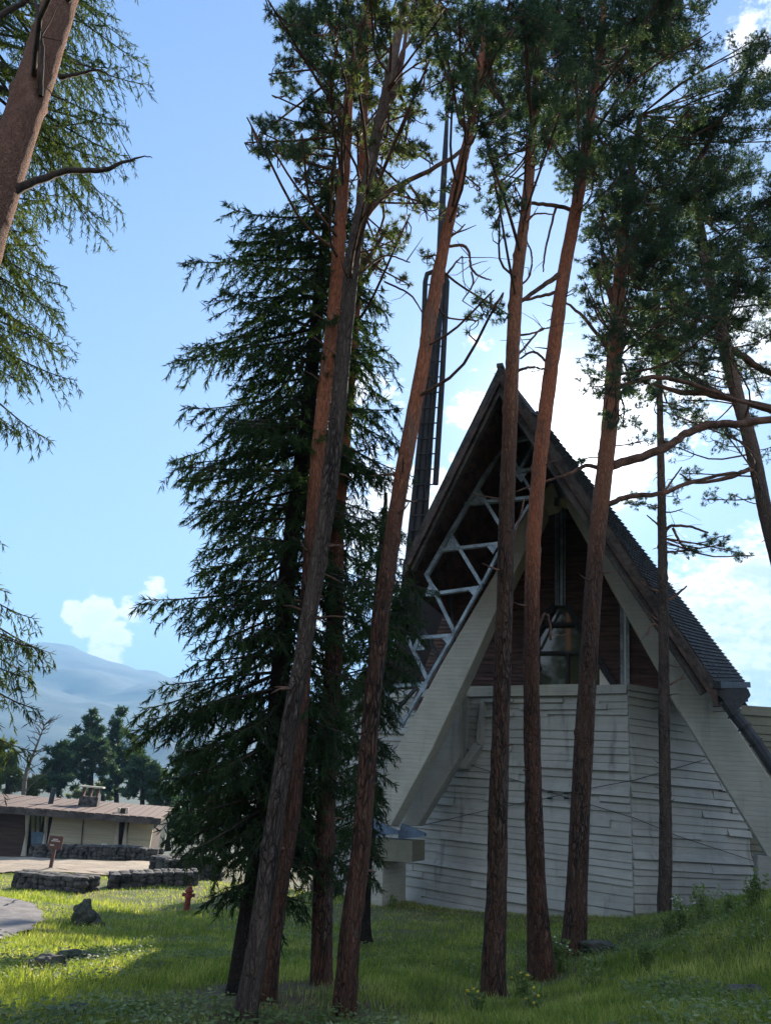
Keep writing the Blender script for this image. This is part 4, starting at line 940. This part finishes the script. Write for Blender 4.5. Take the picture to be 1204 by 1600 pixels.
spruce([(-250, 1640, 60), (-195, 1300, 52), (-150, 1000, 44), (-110, 700, 36), (-60, 350, 28), (-10, 50, 18), (30, -200, 8)], 9.5,
       [(-420, 1300), (-400, 1000), (-330, 600), (-240, 300), (-160, 0), (20, -200)],
       [(-60, 1300), (20, 1180), (90, 1090), (115, 990), (60, 890), (5, 790), (-10, 720), (60, 640), (140, 545), (150, 480), (225, 400), (215, 300), (245, 230), (280, 150), (295, 40), (290, -20), (200, -120), (50, -200)],
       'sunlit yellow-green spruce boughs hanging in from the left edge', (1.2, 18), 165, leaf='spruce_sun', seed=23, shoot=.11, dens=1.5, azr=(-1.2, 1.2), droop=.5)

# ------------------------------------------------------------------ trees beyond the hut
def far_tree(px, ybase, Y, blobs, label, leaf='bgleaf', ts=.42, seed=0, w=10, name='pine_tree', dens=1.0):
    p0 = at(px, ybase, Y); ytop = min(b_[1] for b_ in blobs)
    pine([(px, ybase + 30, w), (px + 1, (ybase + ytop) / 2, w * .7), (px + 2, ytop + 8, 3)], Y, 'spruce_bark', label, blobs=[(b_[0], b_[1], b_[2], random.Random(seed + b_[0]).uniform(-1, 1), 1.0) for b_ in blobs], leaf=leaf, ts=ts, dens=dens, group='trees beyond the low hut', seed=seed, limbmat='twig', stubs=0)
far_tree(142, 1255, 70, [(146, 1115, 7), (140, 1128, 10), (150, 1140, 12), (128, 1150, 12), (145, 1160, 14), (118, 1168, 12), (155, 1175, 14), (130, 1185, 14), (110, 1190, 10), (160, 1200, 16), (125, 1210, 14)], 'layered dark pine standing tallest behind the hut chimney', seed=31)
far_tree(182, 1262, 76, [(185, 1115, 9), (180, 1135, 12), (190, 1150, 14), (175, 1165, 12), (195, 1175, 16), (178, 1195, 14), (200, 1205, 16), (180, 1222, 14)], 'dark pine close to the right of the tallest one behind the hut', seed=32)
far_tree(92, 1250, 66, [(88, 1172, 11), (98, 1185, 12), (78, 1195, 12), (92, 1208, 13), (70, 1215, 11), (100, 1225, 14), (80, 1232, 12)], 'rounded green tree just left of the hut chimney', seed=33)
far_tree(12, 1245, 62, [(6, 1165, 10), (14, 1180, 12), (-4, 1190, 14), (18, 1200, 12), (2, 1215, 14), (22, 1225, 12), (-20, 1200, 14)], 'pale yellow-green tree at the left edge behind the hut', leaf='bgleaf2', seed=34)
far_tree(222, 1268, 64, [(215, 1185, 14), (228, 1200, 16), (205, 1210, 15), (235, 1222, 16), (215, 1235, 15), (250, 1215, 16), (245, 1245, 14), (265, 1235, 14)], 'bluish green bushy tree above the right end of the hut roof', seed=35)
far_tree(55, 1250, 64, [(50, 1222, 9), (62, 1230, 10), (44, 1236, 10), (36, 1228, 9)], 'low olive tree at the foot of the bare tree', leaf='bgleaf2', seed=36)
far_tree(160, 1262, 90, [(160, 1228, 9), (148, 1236, 9), (172, 1238, 9), (134, 1240, 8), (118, 1240, 8)], 'light green shrub seen between dark pines behind the hut', leaf='bgleaf2', seed=37)
far_tree(300, 1290, 80, [(290, 1180, 16), (310, 1200, 18), (285, 1215, 18), (320, 1235, 18), (295, 1250, 18), (340, 1220, 18), (330, 1260, 18), (360, 1250, 18), (350, 1280, 16)], 'dark tree glimpsed through the spruce to the right of the hut', seed=38)
far_tree(604, 1240, 42, [(596, 985, 20), (618, 958, 22), (642, 938, 24), (668, 928, 24), (600, 1030, 20), (632, 998, 25), (592, 1060, 20), (615, 1080, 22), (655, 975, 25), (640, 1040, 24), (690, 960, 22)], 'dark tree added behind the left foot of the roof to shade the lawn', seed=44, dens=1.4)  # crown placed to block the sun and shade the lower left grass
far_tree(262, 1300, 66, [(255, 1240, 14), (270, 1255, 15), (248, 1262, 13), (280, 1275, 15), (262, 1290, 15), (300, 1290, 14), (285, 1305, 13)], 'dark bush directly right of the hut porch', seed=41)
far_tree(350, 1310, 64, [(345, 1255, 15), (360, 1275, 16), (335, 1290, 15), (372, 1300, 15), (350, 1315, 14), (390, 1310, 14), (325, 1312, 12)], 'rounded dark tree filling the gap left of the dark spruce bole', seed=42)
far_tree(470, 1330, 60, [(460, 1290, 15), (475, 1310, 15), (450, 1320, 14), (490, 1330, 14), (505, 1345, 13), (465, 1345, 14), (520, 1350, 12)], 'low dark tree between the boles nearest the church wall', seed=43)
far_tree(430, 1300, 70, [(420, 1220, 18), (440, 1250, 18), (410, 1270, 18), (450, 1290, 18), (470, 1260, 16), (480, 1300, 18), (430, 1310, 18), (395, 1300, 16)], 'green tree glimpsed between the boles beside the church', seed=39)
def bare_tree():
    Y = 60; b0 = at(38, 1265, Y); root = empty('bare_tree', (b0[0], b0[1], gz(b0[0], b0[1])), 'bare dead tree with thin leafless twigs left of the tallest far pine', 'tree')
    mb = MB(); tp = catmull([at(34, 1300, Y), at(40, 1215, Y), at(56, 1170, Y), at(70, 1133, Y)], 14); mb.tube(tp, np.linspace(.2, .03, 14), 6)
    rnd = random.Random(3)
    for q in range(26):
        k = rnd.randint(3, 13); s = tp[k]; l = rnd.uniform(.6, 1.9) * (1 - k / 20); sg = rnd.choice((-1, 1)); e = s + np.array([sg * l, rnd.uniform(-.6, .6), l * rnd.uniform(.2, 1.0)])
        B = catmull([s, (s + e) / 2 + np.array([0, 0, .1]), e], 5); mb.tube(B, np.linspace(.05, .015, 5), 4)
        for w in range(3):
            p = B[rnd.randint(2, 4)]; mb.tube([p, p + np.array([sg * rnd.uniform(.1, .5), 0, rnd.uniform(.1, .5)])], [.02, .01], 3)
    mb.build('trunk', MT['dead'], root)
bare_tree()

def plain_tree(x, y, h, rad, label, seed):
    r = np.random.default_rng(seed); z0 = gz(x, y); root = empty('spruce_tree', (x, y, z0), label, 'tree', 'trees behind the viewpoint')
    mb = MB(); mb.tube([(x, y, z0 - .2), (x, y, z0 + h * .5), (x, y, z0 + h)], [.25, .16, .03], 8); n = 9000
    f = r.random(n) ** 1.3; a = r.uniform(0, 6.28, n); rr_ = rad * (1 - f) * r.random(n) ** .5 * (.8 + .4 * vnoise(np.c_[a * 1.5, f * 14, f * 0], seed))
    P = np.c_[x + rr_ * np.cos(a), y + rr_ * np.sin(a), z0 + h * (.12 + .88 * f) - rr_ * .3]; mb.build('trunk', MT['spruce_bark'], root)
    crown_mesh('crown', SPT, P, np.c_[np.cos(a), np.sin(a), r.normal(size=n) * .3 - .4], r.uniform(.4, .7, n), MT['spruce'], root)
for k, (x, y, h, rad) in enumerate([(-13, -16, 19, 3.8), (-19, -21, 24, 4.4), (-25, -17, 22, 4.2), (-18, -31, 27, 5)]):
    plain_tree(x, y, h, rad, 'spruce mirrored in the gable window, behind the viewpoint', 60 + k)

# ------------------------------------------------------------------ hut
YH = 43.0
hut = empty('hut', at(100, 1338, YH), 'long low cream hut with weathered red-brown roof across the gravel', 'hut')
hz = gz(at(100, 1338, YH)[0], YH)
hd = at(245, 1300, YH + .8) - at(0, 1300, YH - .4); hd[2] = 0; hd /= np.linalg.norm(hd); hn = np.array([hd[1], -hd[0], 0]); h0 = at(0, 1300, YH - .4)
def HP(px, py, k=0.0): return onpl(px, py, h0 + hn * k, hn)      # k metres in front of the facade
def hquad(x0, x1, y0, y1, k, th, name, mat, par=hut):
    """rectangle given by pixel x-range; y given at x0; vertical edges true"""
    a = HP(x0, y0, k); c = HP(x0, y1, k); b_ = HP(x1, y0 + (x1 - x0) * .09, k)
    P = [a, np.array([b_[0], b_[1], a[2]]), np.array([b_[0], b_[1], c[2]]), c]
    mb = MB(); mb.prism(P, -hn * th); return mb.build(name, mat, par)
zg = HP(100, 1341)[2] - .4; ze = HP(100, 1266)[2]
a = HP(-260, 1300); b_ = HP(236, 1300); c2 = HP(330, 1300)
# body as slatted cream boards
mb = MB(); planked(mb, np.array([*HP(78, 1300)[:2], 0]), np.array([*HP(183, 1300)[:2], 0]), zg, ze, hn, 6, ch=.14, out=.02); mb.build('front_wall', MT['hutwall'], hut)
mb = MB(); planked(mb, np.array([*HP(200, 1300)[:2], 0]), np.array([*HP(238, 1300)[:2], 0]), zg, ze, hn, 7, ch=.14, out=.02); mb.build('front_wall', MT['hutwall'], hut)
mb = MB(); planked(mb, np.array([*HP(-260, 1300)[:2], 0]), np.array([*HP(40, 1300, 0)[:2], 0]), zg, ze, hn, 9, ch=.16, out=.02); o = mb.build('wooden_wall', MT['hutdark'], hut)
mb = MB(); mb.box((np.array([*((a + b_) / 2)[:2], 0]) - hn * 4.2 + up * (zg + ze) / 2), (np.linalg.norm(b_ - a), 7.4, ze - zg - .05), (hd, hn, up)); mb.build('core', MT['hutdark'], hut)
for x0, x1 in ((40, 49), (70, 78), (184, 188), (197, 201)): hquad(x0, x1, 1262, 1345, .08, .3, 'post', MT['cream'])
hquad(184, 197, 1262, 1345, -.25, .1, 'dark_door', MT['hutdark'])
w_ = hquad(49, 70, 1266, 1300, -.05, .05, 'door_glass', MT['glass']); hquad(49, 70, 1299, 1330, .0, .05, 'blue_panel', MT['bluepanel'])
mb = MB(); mb.beam(HP(56, 1266, .0), HP(55, 1300, .0), .06, .06, hn); mb.beam(HP(63, 1266, .0), HP(62, 1300, .0), .06, .06, hn); mb.build('glazing_bars', MT['steel_dark'], w_)
mb = MB(); mb.beam(HP(131, 1278, .07), HP(127, 1322, .07), .05, .05, hn); mb.build('drainpipe', MT['fascia'], hut)
hquad(159, 167, 1318, 1328, .08, .08, 'vent_frame', MT['white']); hquad(161, 165, 1320, 1326, .1, .02, 'vent_cover', MT['steel_dark'])
for px in (249, 312):
    p = HP(px, 1345, 1.0); mb = MB(); mb.box((p[0], p[1], (zg + ze) / 2), (.28, .28, ze - zg), (hd, hn, up)); mb.build('porch_post', MT['cream'], hut)
# roof: mono-pitch slab with corrugated sheets running to the eave
e0 = HP(-260, 1245, 1.1); e1 = HP(252, 1281, 1.1); e0[2] = e1[2] = (e0[2] + e1[2]) / 2 * 0 + HP(120, 1269, 1.1)[2]
mb = MB(); mb.prism([e0, e1, e1 - hn * 9 + up * .25, e0 - hn * 9 + up * .25], up * -.16)
Lr = np.linalg.norm(e1 - e0)
nn = int(Lr / .42)
for q in range(nn):
    s0 = e0 + hd * (q * .42 + .02); s1 = s0 + hd * .36; lift = random.Random(q).uniform(.02, .05)
    mb.prism([s0 + up * lift, s1 + up * lift, s1 - hn * 8.9 + up * (.25 + lift), s0 - hn * 8.9 + up * (.25 + lift)], up * -.018)
mb.build('roof', MT['hutroof'], hut)
mb = MB(); mb.prism([e0 + hn * .05, e1 + hn * .05, e1 + hn * .05 - up * .30, e0 + hn * .05 - up * .30], -hn * .06); mb.build('fascia', MT['fascia'], hut)
p = HP(138, 1262, -3.2); zr = e0[2] + .0; ch = MB(); ch.box((p[0], p[1], zr + .3), (1.0, .8, .7), (hd, hn, up))
cho = ch.build('chimney', MT['stone'], hut)
for s in (-.38, 0, .38): mb = MB(); mb.box(p * np.array([1, 1, 0]) + hd * s + up * (zr + .88), (.10, .5, .5), (hd, hn, up)); mb.build('brick_pier', MT['brownpaint'], cho)
mb = MB(); mb.box((p[0], p[1], zr + 1.16), (1.3, .9, .08), (hd, hn, up)); mb.build('chimney_cap', MT['cream'], cho)
p = HP(78, 1262, -2.5); mb = MB(); mb.tube([p * np.array([1, 1, 0]) + up * zr, p * np.array([1, 1, 0]) + up * (zr + .95)], .14, 8); mb.build('flue', MT['steel_dark'], hut)

# ------------------------------------------------------------------ dry stone walls
def stone_wall(x0, x1, ybase, ytop, Y0, Y1, label, seed, cat='wall', thick=.42):
    a = at(x0, ybase, Y0); b_ = at(x1, ybase + (x1 - x0) * .03, Y1); t_ = at(x0, ytop, Y0)
    hgt = t_[2] - gz(a[0], a[1]); d = (b_ - a); d[2] = 0; L = np.linalg.norm(d); d /= L; n_ = np.array([d[1], -d[0], 0])
    if n_[1] > 0: n_ = -n_
    rnd = random.Random(seed); rr_ = np.random.default_rng(seed)
    root = empty('stone_wall', (*a[:2], gz(a[0], a[1])), label, cat, 'low stone walls round the forecourt')
    mb = MB(); ico = None
    import bmesh
    bm = bmesh.new(); bmesh.ops.create_icosphere(bm, subdivisions=2, radius=1); bm.verts.ensure_lookup_table()
    IV = np.array([v.co[:] for v in bm.verts]); IF = np.array([[v.index for v in f.verts] for f in bm.faces]); bm.free()
    core = MB(); core.box((a + d * L / 2) * np.array([1, 1, 0]) - n_ * thick / 2 + up * (gz(*(a + d * L / 2)[:2]) + hgt / 2 - .12), (L - .1, thick * .6, hgt), (d, n_, up)); core.build('core', MT['rock'], root)
    x = 0
    while x < L:
        z = 0; w = rnd.uniform(.16, .34)
        g = gz(*(a + d * x)[:2])
        while z < hgt - .02:
            h = min(rnd.uniform(.12, .22), hgt - z + .03)
            for side in ((0, thick) if True else (0,)):
                c = np.array([*(a + d * (x + w / 2 + rnd.uniform(-.04, .04)))[:2], g + z + h / 2]) - n_ * side + n_ * (.08 if side == 0 else -.08)
                S = np.array([w * .58, .2 * rnd.uniform(.8, 1.2), h * .6]); Vv = IV * (1 + (rr_.random((len(IV), 1)) - .5) * .22); Vv = np.sign(Vv) * np.abs(Vv) ** .6 * S
                mb.addnp(c + Vv[:, :1] * d + Vv[:, 1:2] * n_ + Vv[:, 2:] * up, IF)
            z += h * .95
        c = np.array([*(a + d * (x + w / 2))[:2], g + hgt - .02]) - n_ * thick / 2; S = np.array([w * .56, thick * .55, .09])
        Vv = IV * (1 + (rr_.random((len(IV), 1)) - .5) * .25) * S; mb.addnp(c + Vv[:, :1] * d + Vv[:, 1:2] * n_ + Vv[:, 2:] * up, IF)
        x += w * .95
    mb.build('stones', MT['stone'], root, smooth=False); return root
stone_wall(24, 128, 1386, 1361, 27.0, 26.0, 'low dark stone wall nearest the path, below the brown sign', 1)
stone_wall(170, 300, 1384, 1366, 27.5, 28.5, 'long low stone wall to the right of the gap, at the grass edge', 2, thick=.5)
stone_wall(252, 335, 1376, 1343, 29.5, 31.0, 'higher grey stone block wall raised behind the low one, left of the spruce', 3, thick=.8)
stone_wall(47, 236, 1338, 1320, 41.2, 40.5, 'stone planter wall running along the front of the hut', 4)
stone_wall(490, 570, 1400, 1378, 26.5, 27.0, 'dark stone edging glimpsed between the boles left of the church', 5)

# ------------------------------------------------------------------ hydrant, sign, rocks
hb = ghit(291, 1425); hy = empty('fire_hydrant', hb, 'rusty red fire hydrant standing in the shaded grass', 'hydrant')
def lathe(prof, c, k=20):
    P = np.array([[c[0], c[1], c[2] + z] for r, z in prof]); th = np.linspace(0, 2 * np.pi, k, endpoint=False)
    V = np.concatenate([np.c_[c[0] + r * np.cos(th), c[1] + r * np.sin(th), np.full(k, c[2] + z)] for r, z in prof]); n = len(prof)
    i = np.arange(n - 1)[:, None] * k; j = np.arange(k)[None]; j2 = (j + 1) % k
    return V, np.stack([i + j, i + j2, i + k + j2, i + k + j], -1).reshape(-1, 4)
s_ = 1.0
mb = MB(); V, Fc = lathe([(0, -.1), (.13, -.1), (.13, .03), (.10, .05), (.095, .42), (.125, .44), (.125, .50), (.105, .52), (.105, .60), (.14, .62), (.14, .67), (.10, .69), (.085, .76), (.04, .79), (0, .80)], hb); mb.addnp(V, Fc); mb.build('body', MT['hydrant'], hy, smooth=False)
mb = MB(); mb.tube([hb + up * .80 - up * .03, hb + up * .87], .045, 5); mb.build('top_nut', MT['hydrant'], hy)
for sx in (-1, 1):
    mb = MB(); mb.tube([hb + np.array([sx * .08, 0, .52]), hb + np.array([sx * .17, 0, .52])], .05, 10); mb.tube([hb + np.array([sx * .165, 0, .52]), hb + np.array([sx * .21, 0, .52])], .062, 10); mb.build('outlet', MT['hydrant'], hy)
mb = MB(); mb.tube([hb + np.array([0, -.08, .3]), hb + np.array([0, -.17, .3])], .055, 10); mb.build('outlet', MT['hydrant'], hy)

hy.matrix_world = Matrix.Translation(Vector(tuple(hb))) @ Matrix.Scale(.8, 4)
sb = ghit(79, 1358); sign = empty('sign', sb, 'small brown sign board on a single post at the forecourt edge', 'sign')
top_ = at(86, 1306, sb[1]); hgt = top_[2] - sb[2]
mb = MB(); mb.box(sb + up * (hgt * .38), (.13, .09, hgt * .8 + .2)); mb.build('post', MT['brownpaint'], sign)
mb = MB(); mb.box(sb + np.array([.02, -.07, hgt - .24]), (.56, .05, .5)); o = mb.build('board', MT['brownpaint'], sign)
mb = MB()
for k, (w, z, x) in enumerate([(.26, .06, 0), (.36, .0, 0), (.2, -.16, -.1)]):
    for q in range(int(w / .045)): mb.box(sb + np.array([.02 + x - w / 2 + q * .045 + .02, -.105, hgt - .18 + z]), (.026, .006, .035))
mb.build('lettering', MT['white'], o)

def rock(px, py, size, label, seed, mat='rock', name='boulder', squash=(1, 1, 1), sink=.2):
    import bmesh
    b0 = ghit(px, py); bm = bmesh.new(); bmesh.ops.create_icosphere(bm, subdivisions=4, radius=1)
    V = np.array([v.co[:] for v in bm.verts]); Fc = np.array([[v.index for v in f.verts] for f in bm.faces]); bm.free()
    d = 1 + (vnoise(V * 1.6 + seed * 3, seed) - .5) * .8 + (vnoise(V * 4 + 5, seed) - .5) * .28 + (vnoise(V * 10, seed) - .5) * .12
    V = V * d[:, None] * np.array(squash) * size; V[:, 2] += size * squash[2] * (1 - sink * 2)
    return tag(mesh_np(name, V + b0, Fc, MT[mat], smooth=False), label, 'rock' if name == 'boulder' else name.replace('_', ' '))
rock(129, 1448, .25, 'dark upright boulder on the border of sunlight beside the path', 1, squash=(1.0, .8, 1.15))
rock(147, 1450, .2, 'small grey stone leaning at the foot of the dark boulder', 5, squash=(1.1, .8, .6))
rock(72, 1517, .15, 'low dark rock half buried in grass, left one of a pair', 2, squash=(1.3, .9, .7))
rock(115, 1503, .15, 'flat dark stone with a straight top, right one of a pair', 6, squash=(1.7, .8, .55))
rock(118, 1585, .12, 'flat grey stone low in the grass near the bottom left', 7, squash=(1.7, .9, .35))
rock(935, 1492, .2, 'dark low stone in the grass right of the stout pine foot', 3, squash=(1.5, .9, .55))
rock(1052, 1548, .09, 'small pale stone in the grass bank at lower right', 4, mat='stone', squash=(1.3, 1, .5))
rock(1178, 1560, .13, 'pale flat stone near the right edge of the grass bank', 8, mat='stone', squash=(1.6, 1, .4))

# ------------------------------------------------------------------ grass and weeds
def blades(n, ymax, hrange, wid, seed, mat, name, region=None, lean=.45, patch=True):
    r = np.random.default_rng(seed)
    # density falls off with distance from the viewer's side of the lawn
    yy = 4.6 * (ymax / 4.6) ** r.random(n); xx = yy * (r.random(n) * 1.45 - .72)
    Q = np.c_[xx, yy]
    keep = ~inpoly(Q, PATH) & ~inpoly(Q, COURT)
    rel = Q - C2; n1_ = nout(d1)[:2]; n2_ = nout(d2)[:2]; inside = ((rel @ n1_) < .02) & ((rel @ n2_) < .02) & (yy > 19); keep &= ~inside
    if patch:
        pn = vnoise(np.c_[Q * .9, np.zeros(n)], 21); keep &= (pn > .16) | (r.random(n) < .35)
        TB = np.array([[at(q[0], q[1], q[2])[0], q[2]] for q in [(386, 1600, 7.4), (424, 1570, 8.2), (373, 1552, 8.9), (501, 1535, 9.1), (536, 1592, 7.6), (769, 1556, 9.0), (846, 1525, 10.9), (895, 1495, 12.5), (1037, 1442, 17.5)]])
        dt = np.min(np.linalg.norm(Q[:, None] - TB[None], axis=2), axis=1); keep &= r.random(n) < np.clip((dt - .15) / .9, .12, 1)
    Q = Q[keep]; n = len(Q); z = H(Q); dist = np.linalg.norm(Q, axis=1)
    tall = vnoise(np.c_[Q * .6, np.zeros(n)], 22) * .9 + .45
    h = r.uniform(*hrange, n) * tall; w = wid * (1 + dist / 14) * r.uniform(.7, 1.3, n)
    a = r.uniform(0, 6.283, n); la = r.uniform(0, 6.283, n); l = r.uniform(.1, lean * 1.6, n) * h
    base = np.c_[Q, z - .01]; s = np.c_[np.cos(a), np.sin(a), np.zeros(n)] * (w / 2)[:, None]; ln = np.c_[np.cos(la) * l, np.sin(la) * l, np.zeros(n)]
    mid = base + ln * .35 + up * (h * .6)[:, None]; tip = base + ln + up * h[:, None]
    V = np.stack([base + s, base - s, mid - s * .75, mid + s * .75, tip], 1).reshape(-1, 3); b0 = np.arange(n)[:, None] * 5
    return tag(mesh_np(name, V, [b0 + np.array([[0, 1, 2, 3]]), b0 + np.array([[3, 2, 4]])], mat), None, None, None, 'stuff')
o = blades(400000, 34, (.04, .135), .0052, 5, MT['grass'], 'grass'); o['label'] = 'short shaded grass covering the slope'; o['category'] = 'grass'
def broadleaf():
    """low clover and plantain leaves between the blades"""
    r = np.random.default_rng(8); n = 70000; yy = 4.8 * (20 / 4.8) ** r.random(n); xx = yy * (r.random(n) * 1.45 - .7); Q = np.c_[xx, yy]
    pn = vnoise(np.c_[Q * .7 + 9, np.zeros(n)], 31); keep = (pn > .5) & ~inpoly(Q, PATH) & ((((Q - C2) @ nout(d1)[:2]) > .05) | (yy < 19)); Q = Q[keep]; n = len(Q)
    z = H(Q) + r.uniform(.03, .14, n); sz = r.uniform(.012, .036, n); a = r.uniform(0, 6.28, n); t_ = r.normal(size=(n, 3)) * .35 + np.array([0, 0, 1]); t_ /= np.linalg.norm(t_, axis=1)[:, None]
    u_ = np.c_[np.cos(a), np.sin(a), np.zeros(n)]; u_ -= (u_ * t_).sum(1)[:, None] * t_; v_ = np.cross(t_, u_); c = np.c_[Q, z]
    V = np.stack([c - u_ * sz[:, None], c + v_ * (sz * .6)[:, None], c + u_ * sz[:, None], c - v_ * (sz * .6)[:, None]], 1).reshape(-1, 3)
    o = mesh_np('ground_cover', V, np.arange(len(V)).reshape(-1, 4), MT['weed']); tag(o, 'small leafy weeds among the grass', 'weeds', None, 'stuff')
broadleaf()

def litter():
    """fallen needles and twigs on the bare soil round the boles"""
    r = np.random.default_rng(41); n = 30000; c = np.array([[at(q[0], q[1], q[2])[0], q[2]] for q in [(400, 1590, 7.8), (501, 1535, 9.1), (536, 1592, 7.6), (769, 1556, 9.0), (846, 1525, 10.9), (895, 1495, 12.5), (1037, 1442, 17.5), (960, 1470, 15)]])
    Q = c[r.integers(0, len(c), n)] + r.normal(size=(n, 2)) * .75; z = H(Q) + r.uniform(.004, .03, n); a = r.uniform(0, 6.28, n); l = r.uniform(.02, .07, n); w = r.uniform(.002, .005, n)
    d = np.c_[np.cos(a), np.sin(a), r.normal(size=n) * .25] * l[:, None]; s = np.c_[-np.sin(a), np.cos(a), np.zeros(n)] * w[:, None]; p = np.c_[Q, z]
    V = np.stack([p - s, p + s, p + d], 1).reshape(-1, 3); tag(mesh_np('needle_litter', V, np.arange(len(V)).reshape(-1, 3), MT['litter']), 'brown fallen needles round the tree feet', 'litter', None, 'stuff')
MT['litter'] = basic('fallen_needles', (.22, .13, .07), .9, var=.4, scale=20)
litter()
def weed(px, py, h, n, label, seed, name='tall_weed', flower=None, sz=.032):
    b0 = ghit(px, py); r = np.random.default_rng(seed); root = empty(name, b0, label, 'plant', 'weeds on the bank')
    mb = MB(); LPp, LDd, LS = [], [], []
    tips = []
    for q in range(n):
        o_ = r.normal(size=2) * .05; a = r.uniform(0, 6.28); hh = h * r.uniform(.6, 1.05); l = hh * r.uniform(.1, .45)
        P = catmull([b0 + np.array([*o_, -.05]), b0 + np.array([o_[0] + math.cos(a) * l * .4, o_[1] + math.sin(a) * l * .4, hh * .6]), b0 + np.array([o_[0] + math.cos(a) * l, o_[1] + math.sin(a) * l, hh])], 8)
        mb.tube(P, np.linspace(.006, .002, 8), 4); tips.append(P[-1])
        for k in range(int(16 * h / .5)):
            p = P[r.integers(1, 8)]; LPp.append(p); LDd.append(np.array([r.normal(), r.normal(), .45])); LS.append(sz * r.uniform(.6, 1.4))
    mb.build('stems', MT['weed'], root)
    leaf = np.array([[(0, 0, 0), (.28, 0, .5), (0, .05, 1)], [(0, 0, 0), (0, .05, 1), (-.28, 0, .5)]])
    V, Fc = scatter(leaf, np.array(LPp), np.array(LDd), np.array(LS) * 1.7); mesh_np('leaves', V, Fc, MT['weed'], root)
    if flower:
        for t_ in tips[:max(3, n // 2)]:
            mb = MB(); mb.box(t_, (.022, .022, .012), (r.normal(size=3) * .1 + np.array([1, 0, 0]), np.array([0, 1., 0]), up))
            mb.build('flower', MT[flower], root)
weed(1098, 1440, .5, 20, 'tallest leafy weed clump, against the right of the wall', 1)
weed(1140, 1432, .3, 14, 'leafy weed clump right of the tallest one by the wall', 2)
weed(1066, 1452, .45, 18, 'pale leafy weeds just right of the thin pine foot', 3, flower='white')
weed(1048, 1462, .3, 14, 'low pale weeds left of the clump at the thin pine', 4)
weed(1180, 1422, .42, 18, 'weeds on the crest of the bank at the right edge', 5)
weed(640, 1412, .4, 20, 'weed tuft beside the concrete pier', 6, flower='white')
weed(612, 1420, .3, 16, 'low weeds at the foot of the concrete pier', 7)
weed(872, 1520, .4, 18, 'wispy weeds between the middle and stout pine feet', 8, flower='white')
weed(745, 1590, .22, 12, 'small weeds with a yellow flower at the straight pine foot', 9, flower='yellow')
weed(820, 1560, .28, 14, 'yellow flowered weeds in front of the curving pine', 10, flower='yellow')
weed(830, 1590, .2, 10, 'yellow flowered weeds near the bottom edge of the grass', 11, flower='yellow')
weed(1010, 1520, .3, 16, 'leafy weeds in the middle of the right bank', 12)
weed(930, 1550, .28, 14, 'leafy weeds below the dark low stone', 13)
weed(330, 1400, .35, 16, 'tall weeds in sunlight behind the hydrant', 14)

# ------------------------------------------------------------------ haze
mb = MB(); mb.box((0, 1500, 290), (9000, 7000, 640)); m = bpy.data.materials.new('air_haze'); m.use_nodes = True; t = NT(m.node_tree); t.n.clear()
o_ = t.new('ShaderNodeOutputMaterial'); v = t.new('ShaderNodeVolumePrincipled'); v.inputs['Color'].default_value = (.34, .64, 1.0, 1); v.inputs['Density'].default_value = 2.8e-4; v.inputs['Anisotropy'].default_value = 0.0
t.link(v.outputs[0], o_.inputs['Volume'])
tag(mb.build('haze', m), kind='stuff')
